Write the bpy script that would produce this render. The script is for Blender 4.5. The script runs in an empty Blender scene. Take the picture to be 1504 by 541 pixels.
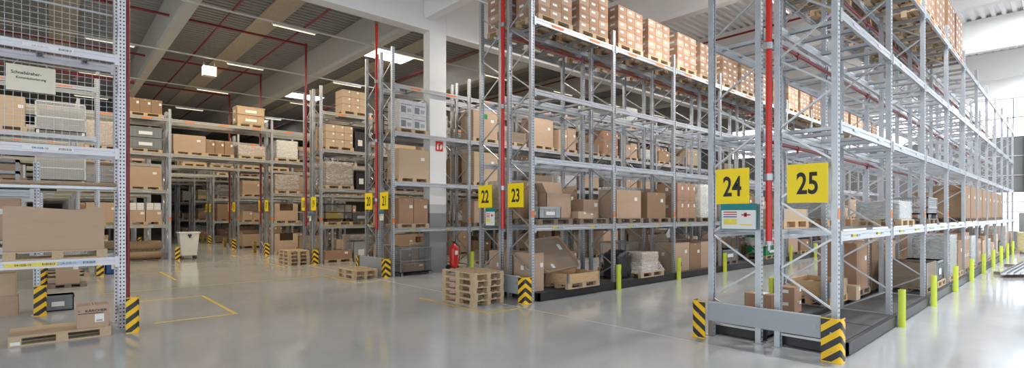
import bpy, bmesh, math, random
from mathutils import Vector, Matrix
random.seed(7)
R = math.radians
scn = bpy.context.scene
COL = scn.collection
link = COL.objects.link

# ------------------------------------------------------------ materials
MATS = {}
def _nt(name):
    m = bpy.data.materials.new(name); m.use_nodes = True
    nt = m.node_tree; b = nt.nodes['Principled BSDF']
    return m, nt, b
def N(nt, t, **kw):
    n = nt.nodes.new(t)
    for k, v in kw.items():
        if k.startswith('_'): setattr(n, k[1:], v)
        else: n.inputs[k.replace('__', ' ')].default_value = v
    return n
def math_(nt, op, a, b=None, c=None):
    n = nt.nodes.new('ShaderNodeMath'); n.operation = op
    for i, v in enumerate((a, b, c)):
        if v is None: continue
        if isinstance(v, (int, float)): n.inputs[i].default_value = v
        else: nt.links.new(v, n.inputs[i])
    return n.outputs[0]
def mixc(nt, fac, a, b):
    n = nt.nodes.new('ShaderNodeMix'); n.data_type = 'RGBA'
    for s, v in ((n.inputs[0], fac), (n.inputs[6], a), (n.inputs[7], b)):
        if isinstance(v, (int, float)): s.default_value = v
        elif isinstance(v, tuple): s.default_value = (*v, 1) if len(v) == 3 else v
        else: nt.links.new(v, s)
    return n.outputs[2]
def mat(name, col, rough=.6, metal=0, var=.12, scale=6, bump=0, stretch=(1, 1, 1), emit=None, spec=.5, col2=None):
    if name in MATS: return MATS[name]
    m, nt, b = _nt(name)
    tc = N(nt, 'ShaderNodeTexCoord'); mp = N(nt, 'ShaderNodeMapping'); mp.inputs['Scale'].default_value = stretch
    nt.links.new(tc.outputs['Object'], mp.inputs[0])
    no = N(nt, 'ShaderNodeTexNoise', Scale=scale, Detail=5.0)
    nt.links.new(mp.outputs[0], no.inputs['Vector'])
    c2 = col2 or tuple(c * (1 - var * 2) for c in col)
    c1 = tuple(min(1, c * (1 + var)) for c in col) if not col2 else col
    nt.links.new(mixc(nt, no.outputs[0], c1, c2), b.inputs['Base Color'])
    b.inputs['Roughness'].default_value = rough; b.inputs['Metallic'].default_value = metal
    b.inputs['Specular IOR Level'].default_value = spec
    if bump:
        bp = N(nt, 'ShaderNodeBump', Strength=bump, Distance=.02)
        nt.links.new(no.outputs[0], bp.inputs['Height']); nt.links.new(bp.outputs[0], b.inputs['Normal'])
    if emit:
        b.inputs['Emission Color'].default_value = (*emit[:3], 1); b.inputs['Emission Strength'].default_value = emit[3]
    MATS[name] = m; return m

mat('galvanised steel', (.42, .43, .45), .38, .75, .10, 9)
mat('beam steel', (.47, .49, .52), .38, .6, .05, 5)
mat('roof sheet white', (.84, .84, .84), .55, .1, .03, 2)  # roof sheet lightened, the glare of the bright hall put into its colour
mat('white beam', (.70, .70, .76), .45, .05, .03, 4)
mat('mesh wire white', (.68, .68, .66), .5, .1, .03, 4)
mat('aged beam steel', (.40, .395, .37), .5, .3, .08, 5)
mat('brace steel', (.50, .51, .52), .36, .8, .08, 9)
mat('cardboard', (.485, .34, .24), .85, 0, .05, 3, stretch=(1, 1, 4))
mat('pale cardboard', (.53, .395, .27), .85, 0, .05, 3, stretch=(1, 1, 4))
mat('dark cardboard', (.30, .19, .115), .85, 0, .08, 3, stretch=(1, 1, 4))
mat('red brown cardboard', (.40, .24, .155), .85, 0, .08, 3)
mat('lid cardboard', (.34, .255, .185), .7, 0, .06, 3)
mat('cardboard inside', (.17, .105, .065), .9, 0, .08, 3)
mat('packing tape', (.50, .36, .22), .35, 0, .05)
mat('paper label', (.80, .80, .78), .6, 0, .03)
mat('cream card', (.80, .76, .62), .6, 0, .03)
mat('ink', (.02, .02, .022), .6, 0, .02)
mat('pallet wood', (.56, .42, .27), .8, 0, .16, 5, .25, (1, 8, 8))
mat('fresh wood', (.66, .43, .235), .7, 0, .12, 4, .2, (6, 1, 6))
mat('old wood', (.26, .20, .15), .85, 0, .18, 5, .25, (1, 8, 8))
mat('hardboard sheet', (.52, .37, .24), .6, 0, .07, 4)
mat('grey plastic', (.20, .215, .225), .45, 0, .05)
mat('light grey plastic', (.36, .38, .39), .45, 0, .05)
mat('white plastic', (.74, .73, .68), .35, 0, .03)
mat('black plastic', (.02, .02, .022), .45, 0, .1)
mat('base steel black', (.020, .022, .026), .42, 0, .15)
mat('deck plate', (.062, .062, .064), .6, 0, .35, 3, .05)
mat('red paint', (.62, .018, .012), .3, 0, .04)
mat('dark red paint', (.24, .018, .022), .4, 0, .08)
mat('yellow green plastic', (.60, .70, .06), .42, 0, .04)
mat('sign yellow', (1.0, .74, .0), .45, 0, .02)
mat('guard yellow', (.92, .55, .008), .42, 0, .05)
mat('floor yellow', (.72, .50, .04), .35, 0, .15, 8)
mat('faded floor yellow', (.50, .46, .25), .35, 0, .15, 8)
mat('orange label', (.85, .20, .03), .6, 0, .15, 40)
mat('yellow label', (.85, .72, .12), .6, 0, .1, 40)
mat('blue label', (.50, .62, .78), .6, 0, .15, 40)
mat('lilac label', (.62, .50, .70), .6, 0, .15, 40)
mat('teal board', (.0, .22, .22), .45, 0, .03)
mat('inner guard', (.34, .25, .05), .6, 0, .2)
mat('barrier grey', (.36, .39, .42), .4, .2, .03)
mat('grey metal', (.26, .27, .27), .45, .3, .08)
mat('dimmed concrete', (.60, .585, .545), .85, 0, .05, 3)  # same beams as the white ones, dim hall light put into the colour
mat('white painted concrete', (.82, .82, .81), .8, 0, .02, 2)
mat('grey painted concrete', (.27, .275, .29), .7, 0, .04, 2)
mat('light grey paint', (.52, .53, .54), .7, 0, .04, 2)
mat('roof sheet', (.36, .36, .355), .55, .2, .05, 2)
mat('ceiling board', (.55, .50, .40), .8, 0, .18, 2, 0, (1, 14, 1))
mat('wall grey', (.22, .225, .23), .7, 0, .04, 1)
mat('wall pale', (.62, .62, .60), .7, 0, .04, 1)
mat('wall brown', (.22, .19, .155), .8, 0, .1, 1)
mat('green plastic', (.01, .25, .09), .4, 0, .04)
mat('dark green fabric', (.03, .11, .09), .5, 0, .08)
mat('blue plastic', (.01, .08, .30), .4, 0, .05)
mat('red label', (.6, .03, .03), .5, 0, .05)
mat('lamp housing', (.72, .72, .68), .5, 0, .03)
mat('lamp tube', (1, .95, .8), .5, 0, 0, emit=(1, .90, .70, .5))
mat('unlit tube', (.8, .8, .76), .4, 0, .02)
mat('box lamp glass', (1, .95, .85), .5, 0, 0, emit=(1, .95, .78, 1.3))
mat('skylight pane', (.9, .95, 1), .4, 0, 0, emit=(.93, .97, 1, 5))
mat('window daylight', (.9, .95, 1), .3, 0, 0, emit=(.90, .95, 1, 1.6))
mat('foil bag', (.035, .035, .04), .3, 0, .3, 14, .9)
mat('printed sleeve', (.78, .78, .78), .6, 0, .0, 9, col2=(.45, .45, .52))
mat('yellow machine', (.65, .50, .04), .4, 0, .1)
mat('kraft paper', (.36, .25, .15), .7, 0, .12, 3, .3, (1, 5, 1))

def perforated(key, ca, cb, metal, ch):
    m, nt, b = _nt(key)
    tc = N(nt, 'ShaderNodeTexCoord'); sp = N(nt, 'ShaderNodeSeparateXYZ'); nt.links.new(tc.outputs['Object'], sp.inputs[0])
    ay = math_(nt, 'ABSOLUTE', sp.outputs['Y'])
    h1 = math_(nt, 'LESS_THAN', math_(nt, 'ABSOLUTE', math_(nt, 'SUBTRACT', ay, .024)), .010)
    fz = math_(nt, 'FRACT', math_(nt, 'DIVIDE', sp.outputs['Z'], .066))
    h2 = math_(nt, 'LESS_THAN', math_(nt, 'ABSOLUTE', math_(nt, 'SUBTRACT', fz, .5)), .2)
    hole = math_(nt, 'MULTIPLY', h1, h2)
    no = N(nt, 'ShaderNodeTexNoise', Scale=7.0, Detail=4.0); nt.links.new(tc.outputs['Object'], no.inputs['Vector'])
    base = mixc(nt, no.outputs[0], ca, cb)
    nt.links.new(mixc(nt, hole, base, ch), b.inputs['Base Color'])
    b.inputs['Metallic'].default_value = metal; b.inputs['Roughness'].default_value = .42
    MATS[key] = m
perforated('perforated', (.54, .56, .59), (.38, .40, .43), .7, (.14, .145, .155)); perforated('perforated white', (.76, .76, .82), (.66, .66, .72), .05, (.03, .03, .035))

def chevron():
    m, nt, b = _nt('yellow black chevron')
    uv = N(nt, 'ShaderNodeUVMap'); sp = N(nt, 'ShaderNodeSeparateXYZ'); nt.links.new(uv.outputs[0], sp.inputs[0])
    a = math_(nt, 'ADD', sp.outputs['Y'], math_(nt, 'MULTIPLY', math_(nt, 'ABSOLUTE', sp.outputs['X']), .78))
    f = math_(nt, 'FRACT', math_(nt, 'DIVIDE', a, .19))
    k = math_(nt, 'GREATER_THAN', f, .5)
    edge = math_(nt, 'GREATER_THAN', math_(nt, 'ABSOLUTE', math_(nt, 'SUBTRACT', sp.outputs['Y'], .3)), .285)
    k = math_(nt, 'MULTIPLY', k, math_(nt, 'SUBTRACT', 1, edge))
    no = N(nt, 'ShaderNodeTexNoise', Scale=30.0, Detail=4.0)
    nt.links.new(mixc(nt, k, mixc(nt, no.outputs[0], (.95, .60, .01), (.85, .48, .01)), (.022, .022, .022)), b.inputs['Base Color'])
    b.inputs['Roughness'].default_value = .4
    MATS['chevron'] = m
chevron()

def film():
    m, nt, b = _nt('stretch film')
    tc = N(nt, 'ShaderNodeTexCoord'); mp = N(nt, 'ShaderNodeMapping'); mp.inputs['Scale'].default_value = (2.2, 2.2, 7)
    nt.links.new(tc.outputs['Object'], mp.inputs[0])
    no = N(nt, 'ShaderNodeTexNoise', Scale=2.2, Detail=6.0, Roughness=.7, Distortion=1.2); nt.links.new(mp.outputs[0], no.inputs['Vector'])
    b.inputs['Base Color'].default_value = (.82, .82, .80, 1); b.inputs['Roughness'].default_value = .18
    r = N(nt, 'ShaderNodeMapRange'); r.inputs['From Min'].default_value = .35; r.inputs['From Max'].default_value = .75
    r.inputs['To Min'].default_value = .10; r.inputs['To Max'].default_value = .75
    nt.links.new(no.outputs[0], r.inputs['Value']); nt.links.new(r.outputs[0], b.inputs['Alpha'])
    bp = N(nt, 'ShaderNodeBump', Strength=.8, Distance=.03); nt.links.new(no.outputs[0], bp.inputs['Height']); nt.links.new(bp.outputs[0], b.inputs['Normal'])
    MATS['film'] = m
film()

def floor_mat():
    m, nt, b = _nt('polished concrete floor')
    tc = N(nt, 'ShaderNodeTexCoord')
    n1 = N(nt, 'ShaderNodeTexNoise', Scale=.35, Detail=6.0, Roughness=.6); nt.links.new(tc.outputs['Object'], n1.inputs['Vector'])
    n2 = N(nt, 'ShaderNodeTexNoise', Scale=3.5, Detail=8.0, Roughness=.7, Distortion=.6); nt.links.new(tc.outputs['Object'], n2.inputs['Vector'])
    r = N(nt, 'ShaderNodeMapRange'); r.inputs['From Min'].default_value = .35; r.inputs['From Max'].default_value = .65
    nt.links.new(n1.outputs[0], r.inputs['Value'])
    c = mixc(nt, r.outputs[0], (.42, .435, .445), (.50, .512, .52))
    c = mixc(nt, math_(nt, 'MULTIPLY', n2.outputs[0], .3), c, (.36, .37, .375))
    nt.links.new(c, b.inputs['Base Color'])
    rr = N(nt, 'ShaderNodeMapRange'); rr.inputs['From Min'].default_value = .3; rr.inputs['From Max'].default_value = .7
    rr.inputs['To Min'].default_value = .09; rr.inputs['To Max'].default_value = .15
    nt.links.new(n1.outputs[0], rr.inputs['Value']); nt.links.new(rr.outputs[0], b.inputs['Roughness'])
    b.inputs['Specular IOR Level'].default_value = .6
    bp = N(nt, 'ShaderNodeBump', Strength=.04, Distance=.02); nt.links.new(n1.outputs[0], bp.inputs['Height']); nt.links.new(bp.outputs[0], b.inputs['Normal'])
    MATS['floor'] = m
floor_mat()

# ------------------------------------------------------------ mesh builder
class MB:
    def __init__(s): s.v = []; s.f = []; s.m = []; s.uv = {}; s.mats = []; s.smooth = []
    def mi(s, m):
        if m not in s.mats: s.mats.append(m)
        return s.mats.index(m)
    def poly(s, pts, faces, m, smooth=False):
        o = len(s.v); s.v += [tuple(p) for p in pts]; k = s.mi(m)
        for f in faces: s.f.append(tuple(o + i for i in f)); s.m.append(k); s.smooth.append(smooth)
        return s
    def box(s, x0, x1, y0, y1, z0, z1, m):
        return s.poly([(x0, y0, z0), (x1, y0, z0), (x1, y1, z0), (x0, y1, z0), (x0, y0, z1), (x1, y0, z1), (x1, y1, z1), (x0, y1, z1)],
            [(0, 3, 2, 1), (4, 5, 6, 7), (0, 1, 5, 4), (1, 2, 6, 5), (2, 3, 7, 6), (3, 0, 4, 7)], m)
    def bar(s, p, q, w, h, m, up=(0, 0, 1)):
        p = Vector(p); q = Vector(q); d = (q - p).normalized(); u = Vector(up)
        if abs(d.dot(u)) > .98: u = Vector((1, 0, 0))
        a = d.cross(u).normalized(); b = a.cross(d).normalized()
        a *= w / 2; b *= h / 2
        P = [p - a - b, p + a - b, p + a + b, p - a + b, q - a - b, q + a - b, q + a + b, q - a + b]
        return s.poly(P, [(0, 1, 2, 3), (7, 6, 5, 4), (0, 4, 5, 1), (1, 5, 6, 2), (2, 6, 7, 3), (3, 7, 4, 0)], m)
    def tube(s, pts, r, m, n=10, cap=True):
        rs = r if isinstance(r, (list, tuple)) else [r] * len(pts)
        pts = [Vector(p) for p in pts]; V = []
        for i, p in enumerate(pts):
            d = (pts[min(i + 1, len(pts) - 1)] - pts[max(i - 1, 0)]).normalized()
            u = Vector((0, 0, 1)) if abs(d.z) < .95 else Vector((1, 0, 0))
            a = d.cross(u).normalized(); b = a.cross(d).normalized()
            for k in range(n):
                t = 2 * math.pi * k / n; V.append(p + (a * math.cos(t) + b * math.sin(t)) * rs[i])
        F = [(i * n + k, i * n + (k + 1) % n, (i + 1) * n + (k + 1) % n, (i + 1) * n + k) for i in range(len(pts) - 1) for k in range(n)]
        s.poly(V, F, m, True)
        if cap:
            s.poly(V[:n], [tuple(reversed(range(n)))], m); s.poly(V[-n:], [tuple(range(n))], m)
        return s
    def prism(s, prof, axis, a0, a1, m, caps=True):   # closed 2D profile swept along an axis
        n = len(prof)
        def P(u, v, a): return {'x': (a, u, v), 'y': (u, a, v), 'z': (u, v, a)}[axis]
        V = [P(u, v, a0) for u, v in prof] + [P(u, v, a1) for u, v in prof]
        F = [(i, (i + 1) % n, n + (i + 1) % n, n + i) for i in range(n)]
        if caps: F += [tuple(reversed(range(n))), tuple(range(n, 2 * n))]
        return s.poly(V, F, m)
    def mesh(s, name, bevel=0):
        me = bpy.data.meshes.new(name); me.from_pydata(s.v, [], s.f)
        for k in s.mats: me.materials.append(MATS[k])
        me.polygons.foreach_set('material_index', s.m); me.polygons.foreach_set('use_smooth', s.smooth)
        bm = bmesh.new(); bm.from_mesh(me)
        if bevel:
            bmesh.ops.bevel(bm, geom=[e for e in bm.edges], offset=bevel, segments=2, affect='EDGES', profile=.5)
        bmesh.ops.recalc_face_normals(bm, faces=bm.faces); bm.to_mesh(me); bm.free()
        me.update(); return me

def obj(name, me, parent=None, loc=(0, 0, 0), rot=(0, 0, 0), scale=None):
    if isinstance(me, MB): me = me.mesh(name)
    o = bpy.data.objects.new(name, me); link(o); o.location = loc; o.rotation_euler = rot
    if scale: o.scale = scale
    if parent: o.parent = parent
    return o
def tag(o, label, cat, group=None):
    o['label'] = label; o['category'] = cat
    if group: o['group'] = group
    return o
def thing(name, label, cat, loc=(0, 0, 0), rz=0, group=None):
    o = bpy.data.objects.new(name, None); link(o); o.empty_display_size = .1
    o.location = loc; o.rotation_euler = (0, 0, rz); return tag(o, label, cat, group)
def struct(name, me, loc=(0, 0, 0)):
    o = obj(name, me, loc=loc); o['kind'] = 'structure'; return o
CACHE = {}
def cached(key, fn):
    if key not in CACHE: CACHE[key] = fn()
    return CACHE[key]

def text_mesh(txt, h, matname, sx=.72, thick=.001, bold=.012):
    def mk():
        cu = bpy.data.curves.new('lettering', 'FONT'); cu.body = txt; cu.size = 1; cu.align_x = 'CENTER'; cu.align_y = 'CENTER'
        cu.offset = bold; cu.resolution_u = 4; cu.extrude = .002
        o = bpy.data.objects.new('lettering', cu); link(o)
        dg = bpy.context.evaluated_depsgraph_get(); dg.update()
        me = bpy.data.meshes.new_from_object(o.evaluated_get(dg))
        bpy.data.objects.remove(o)
        xs = [v.co.x for v in me.vertices]; ys = [v.co.y for v in me.vertices]
        cx = (min(xs) + max(xs)) / 2; cy = (min(ys) + max(ys)) / 2; k = h / (max(ys) - min(ys))
        for v in me.vertices: v.co = ((v.co.x - cx) * k * sx, (v.co.y - cy) * k, v.co.z * .4)
        me.materials.clear(); me.materials.append(MATS[matname]); return me
    return cached(('txt', txt, h, matname, sx), mk)
FRONT = (R(90), 0, 0)            # lettering that faces -Y
SIDE = (R(90), 0, R(90))         # lettering that faces +X

ORD = ['first', 'second', 'third', 'fourth', 'fifth', 'sixth', 'seventh', 'eighth', 'ninth', 'tenth', 'eleventh', 'twelfth', 'thirteenth', 'fourteenth',
       'fifteenth', 'sixteenth', 'seventeenth', 'eighteenth', 'nineteenth', 'twentieth', 'twenty-first', 'twenty-second']

# ------------------------------------------------------------ the setting
BEAMY = [-3.1 + 6.22 * i for i in range(-2, 9)]       # front edges of the roof beams
ZB, ZT = 8.65, 9.95
struct('floor', MB().box(-64, 26, -18, 47, -.3, 0, 'floor'))
# corrugated roof deck, ridges along Y
def deck(x0, x1, m):
    b = MB(); pts = []; x = x0
    while x < x1:
        pts += [(x, ZT), (x + .11, ZT), (x + .15, ZT + .11), (x + .26, ZT + .11)]; x += .30
    prof = pts + [(pts[-1][0], ZT + .3), (x0, ZT + .3)]
    n = len(pts); V = [(u, -18, v) for u, v in pts] + [(u, 47, v) for u, v in pts]
    b.poly(V, [(i, i + 1, n + i + 1, n + i) for i in range(n - 1)], m)
    b.box(x0, x1, -18, 47, ZT + .14, ZT + .3, m)
    return b
struct('ceiling', deck(-64, -15.2, 'roof sheet')); struct('ceiling', deck(-15.1, 26, 'roof sheet white'))
k = 0
for y in BEAMY:
    for (x0, x1, m) in ((-64, -15.36, 'dimmed concrete'), (-14.74, 26, 'white painted concrete')):
        k += 1
        b = MB()
        b.prism([(y, ZB + .12), (y + .06, ZB), (y + .38, ZB), (y + .44, ZB + .12), (y + .44, ZT - .002), (y, ZT - .002)], 'x', x0, x1, m)
        struct('trim_%d' % k, b)
    k += 1   # flat board strip between the beams
    struct('trim_%d' % k, MB().box(-64, -15.4, y + 3.05, y + 3.93, ZT - .05, ZT - .004, 'ceiling board'))
k += 1; b = MB()
b.box(-15.2, -14.75, -18, 9.2, 8.28, ZT - .01, 'white painted concrete').box(-15.2, -14.75, 10.27, 47, 8.28, ZT - .01, 'white painted concrete')
struct('trim_%d' % k, b)
# the column that carries the girder
b = MB(); zz = [0, .62, 1.2, 2.05, 2.35, 3.6, 3.9, ZT - .01]
cm = ['grey painted concrete', 'light grey paint', 'grey painted concrete', 'light grey paint', 'white painted concrete', 'light grey paint', 'white painted concrete']
cm = ['grey painted concrete', 'grey painted concrete', 'grey painted concrete', 'light grey paint', 'white painted concrete', 'white painted concrete', 'white painted concrete']
for i in range(7): b.box(-15.16, -14.76, 9.6, 10.27, zz[i], zz[i + 1], cm[i])
b.box(-15.16, -14.76, 9.2, 9.6, 8.28, ZT - .01, 'white painted concrete')
col = struct('trim_%d' % (k + 1), b); k += 2
# walls
wb = MB(); wb.box(-64, 26, 44, 44.3, 0, .95, 'wall grey').box(-64, -6.2, 44, 44.3, .95, 3.4, 'wall grey').box(-64, 26, 44, 44.3, 3.4, 6.8, 'wall grey')
wb.box(-64, -20, 44, 44.3, 6.8, 10, 'wall grey').box(-20, 26, 44, 44.3, 9.2, 10, 'wall grey').box(-2.0, -1.5, 43.6, 44.3, 0, 6.8, 'wall grey')
for z in (4.4, 5.6): wb.box(-64, 26, 43.94, 44, z, z + .05, 'wall pale')
struct('wall_back', wb)
wl = MB().box(-64.3, -64, -18, 47, 0, 10, 'wall brown'); struct('wall_left', wl)
struct('wall_near', MB().box(-64, -16, -18.3, -18, 0, 10, 'wall pale'))
def window(n, x0, x1, z0, z1, rows, cols):
    b = MB().box(x0, x1, 44.14, 44.18, z0, z1, 'window daylight')
    w = struct('window_%d' % n, b)
    f = MB()
    for i in range(rows + 1): z = z0 + (z1 - z0) * i / rows; f.box(x0, x1, 44.0, 44.13, z - .03, z + .03, 'light grey paint')
    for i in range(cols + 1): x = x0 + (x1 - x0) * i / cols; f.box(x - .03, x + .03, 44.0, 44.13, z0, z1, 'light grey paint')
    obj('window_frame', f, w)
window(1, -6.2, 25, .95, 3.4, 4, 12)
window(2, -20, 25, 6.8, 9.2, 2, 18)
nw = 3
for (sx, sy) in [(-22.8, 12.5), (-34.5, 12.6), (-22.8, 25), (-34.5, 25), (-46, 12.5)] + [(x, y) for x in (-.5, 5) for y in (12.5, 18.7, 25, 31, 37.3)]:  # second list: panes added to brighten the right hall
    w = struct('window_%d' % nw, MB().box(sx - .75, sx + .75, sy - 1.05, sy + 1.05, ZT - .06, ZT - .03, 'skylight pane')); nw += 1
    f = MB()
    for s in (-1, 1):
        f.box(sx + s * .78 - .03, sx + s * .78 + .03, sy - 1.1, sy + 1.1, ZT - .1, ZT - .005, 'light grey paint')
        f.box(sx - .8, sx + .8, sy + s * 1.08 - .03, sy + s * 1.08 + .03, ZT - .1, ZT - .005, 'light grey paint')
    obj('window_frame', f, w)
# painted floor markings and the joint
def mark(segs, m='floor yellow', w=.07):
    global k
    for (x0, y0, x1, y1) in segs:
        b = MB(); h = w / 2
        if abs(x1 - x0) > abs(y1 - y0): b.box(min(x0, x1) - h, max(x0, x1) + h, y0 - h, y0 + h, 0, .003, m)
        else: b.box(x0 - h, x0 + h, min(y0, y1), max(y0, y1), 0, .0035, m)
        struct('trim_%d' % k, b); k += 1
mark([(-10.5, 6.55, -7.95, 6.55), (-7.95, 6.59, -7.95, 7.5)])
mark([(-16.4, 6.62, -14.1, 6.62), (-14.1, 6.66, -14.1, 7.4)])
mark([(-14.4, 2.77, -11.35, 2.77), (-11.35, 1.4, -11.35, 2.73), (-14.4, 1.3, -14.4, 2.73), (-21.3, 2.84, -18.4, 2.84)])
mark([(-22.4, 6.62, -20.2, 6.62), (-28, 6.6, -26, 6.6)])
mark([(-16.4, .9, -16.4, 6.5)], 'faded floor yellow', .1)
mark([(-27, 7.5, 0, 7.5)], 'light grey paint', .02)

# ------------------------------------------------------------ pallet racks
def post_mesh(h, m='perforated'):
    def mk():
        prof = [(-.04, -.05), (.04, -.05), (.04, -.03), (.03, -.012), (.03, .012), (.04, .03), (.04, .05), (-.04, .05), (-.04, .035), (-.025, .035), (-.025, -.035), (-.04, -.035)]
        b = MB().prism(prof, 'z', 0, h, m); b.box(-.07, .07, -.08, .08, 0, .01, 'galvanised steel'); return b.mesh('upright_post')
    return cached(('post', h, m), mk)
def beam_mesh(L, m):
    def mk():
        b = MB(); h = .065
        b.prism([(-.022, -h), (.022, -h), (.022, -.02), (.014, -.012), (.014, .012), (.022, .02), (.022, h), (-.022, h)], 'y', .05, L - .05, m)
        for y in (.04, L - .10): b.box(-.026, .030, y, y + .06, -.11, .08, m)
        return b.mesh('beam')
    return cached(('beam', L, m), mk)
def bar_mesh(W):
    def mk():
        b = MB().prism([(-.05, 0), (-.03, 0), (-.03, .045), (.03, .045), (.03, 0), (.05, 0), (.05, .008), (.038, .008), (.038, .055), (-.038, .055), (-.038, .008), (-.05, .008)], 'x', -W / 2, W / 2, 'beam steel')
        return b.mesh('support_bar')
    return cached(('bar', W), mk)
def brace_mesh(W, H, outer):
    def mk():
        b = MB(); xo = W / 2 * outer - .03 * outer; xi = -xo
        n = [(xo, .18), (xi, .22)]; b.bar((xo, 0, .2), (xi, 0, .2), .03, .03, 'brace steel')
        z = .63; side = xo; pts = [(xi, .22)]
        while z < H - .1: pts.append((side, z)); side = -side; z += .53
        for p, q in zip(pts, pts[1:]): b.bar((p[0], 0, p[1]), (q[0], 0, q[1]), .022, .028, 'brace steel')
        return b.mesh('bracing')
    return cached(('brace', W, H, outer), mk)
def label_mesh(kind):
    def mk():
        b = MB()
        if kind == 'orange': b.box(0, .003, -.2, .2, -.028, .028, 'orange label')
        elif kind == 'pair':
            b.box(0, .003, -.22, -.01, -.022, .022, 'yellow label').box(0, .003, .02, .22, -.022, .022, 'blue label')
            for i in range(9): b.box(.003, .0036, -.2 + .045 * i, -.185 + .045 * i, -.014, .014, 'ink')
        elif kind == 'lilac': b.box(0, .003, -.15, .15, -.016, .016, 'lilac label')
        else: b.box(0, .003, -.15, .15, -.018, .018, 'blue label')
        return b.mesh('location_label')
    return cached(('lab', kind), mk)
BASE = .2
LV_R = [1.69, 3.25, 4.82, 6.46]
LV_L = [1.49, 3.0, 4.62, 6.16]
W = .84
def rack(xf, y0, nb, levels, H, label, right=True, bay=3.07, bars=4, m='beam steel', H1=None, pm='perforated', labels=True, skip=(), base=False, marks=True):
    """xf = the rack's +X face; y0 = its front (-Y) end; nb bays of posts, beams on both faces"""
    t = thing('pallet_rack', label, 'rack', (xf - W / 2, y0, 0), 0, 'pallet racks')
    outer = 1 if right else -1
    for i in range(nb + 1):
        h = H1 if (i == 0 and H1) else H
        for s in (-1, 1): obj('upright_post', post_mesh(h, pm), t, (s * (W / 2 - .04), i * bay, 0), (0, 0, 0 if s > 0 else math.pi))
        obj('bracing', brace_mesh(W, h, outer), t, (0, i * bay, 0))
        if marks and right and i < 6: obj('orange_marker', cached('om', lambda: MB().box(0, .003, -.045, .045, -.07, .07, 'orange label').mesh('orange_marker')), t, (W / 2 + .001, i * bay, levels[0] + .32))
    if base:
        q = 1 if right else -1; L = nb * bay - .1; w0 = -q * (W / 2 + .02); w1 = q * (W / 2 + .08); b = MB()
        b.box(min(w1, w1 - q * .06), max(w1, w1 - q * .06), .12, L, .02, BASE - .003, 'base steel black').box(min(w0, w1), max(w0, w1), .12, .17, .02, BASE - .003, 'base steel black')
        obj('base_frame', b, t)
        d = MB(); n = 20; a = min(w0, w1 - q * .07); c = max(w0, w1 - q * .07)
        for i in range(n): d.box(a, c, .18 + i * (L - .1) / n, .18 + (i + 1) * (L - .1) / n - .03, .1, BASE - .004, 'deck plate')
        obj('deck_plates', d, t)
    if label.endswith('sign 25'):
        for i in range(5):
            for (a, c) in ((.15, 1.35), (1.75, 2.75)):
                obj('edge_strip', MB().box(0, .012, a, c, .07, .1, 'paper label'), t, (W / 2, i * bay, levels[0]))
    nbar = 0
    for i in range(nb):
        for li, z in enumerate(levels):
            if (i, li) in skip: continue
            for s in (-1, 1):
                bo = obj('beam', beam_mesh(bay, m), t, (s * (W / 2 - .012), i * bay, z), (0, 0, 0) if s > 0 else (0, 0, 0))
                if s > 0 and labels:
                    kd = 'orange' if li == 3 else ('pair' if li == 0 else ('blue' if li == 1 else 'lilac'))
                    for f in (.27, .73):
                        if i < 4: obj('location_label', label_mesh(kd), bo, (.024, bay * f, 0))
            if nbar + bars <= 100:
                for j in range(bars):
                    obj('support_bar', bar_mesh(W - .03), t, (0, i * bay + bay * (j + .5 + (.12 if j % 2 == 0 else -.12)) / bars, z + .012)); nbar += 1
    return t
rack(-2.2, 8.15, 10, LV_R, 6.95, 'tall galvanised pallet rack row carrying sign 25', True, H1=8.0, base=True)
rack(-3.24, 8.15, 10, LV_R, 6.95, 'tall galvanised pallet rack row carrying sign 24', False, H1=8.0, base=True)
rack(-8.28, 8.15, 10, LV_R, 6.95, 'galvanised pallet rack row carrying sign 23, cartons along its top', True, H1=7.6, base=True)
rack(-9.34, 8.15, 10, LV_R, 6.95, 'galvanised pallet rack row carrying sign 22, back to back with row 23', False, H1=7.4, base=True)
rack(-14.65, 8.15, 8, LV_L, 6.9, 'galvanised pallet rack row carrying sign 21, beside the concrete column', True, H1=7.4, bars=2)
rack(-15.70, 8.15, 7, LV_L, 6.9, 'galvanised pallet rack row carrying sign 20', False, H1=7.4, bars=2)
rack(-20.5, 8.15, 5, LV_L, 6.8, 'galvanised pallet rack row carrying sign 19', True, H1=7.25, bars=2, m='aged beam steel')
rack(-21.55, 8.15, 5, LV_L, 6.8, 'galvanised pallet rack row carrying sign 18', False, H1=7.25, bars=2, m='aged beam steel')
FAR = [(17, -26.7), (16, -27.75), (15, -32.8), (14, -33.85), (13, -38.9), (12, -39.95), (11, -45.0), (10, -46.05), (9, -51.2), (8, -52.25), (7, -57.4), (6, -58.45)]
for n, xf in FAR:
    rack(xf, 8.15, 4 if n > 14 else (3 if n > 9 else 2), LV_L, 6.7, 'grey pallet rack row %d on the far side of the cross aisle' % n, n % 2 == 1, bars=0, m='aged beam steel', pm='perforated')
    rack(xf, 3.9 - 3 * 3.07, 3, LV_L, 6.65, 'grey pallet rack on the near side of the cross aisle, in line with row %d' % n, n % 2 == 1, bars=0, m='aged beam steel')
    t = thing('bridge_beams', 'pair of high beam levels bridging the cross aisle in line with rack row %d' % n, 'beam', (xf - W / 2, 3.9, 0), 0, 'bridges over the cross aisle')
    for z in LV_L[2:]:
        for s in (-1, 1):
            bo = obj('beam', beam_mesh(4.25, 'aged beam steel'), t, (s * (W / 2 - .012), 0, z))
            if s > 0 and z > 5 and n == 17:
                for f in (.17, .5, .83): obj('location_label', label_mesh('orange'), bo, (.024, 4.25 * f, 0))
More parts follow.
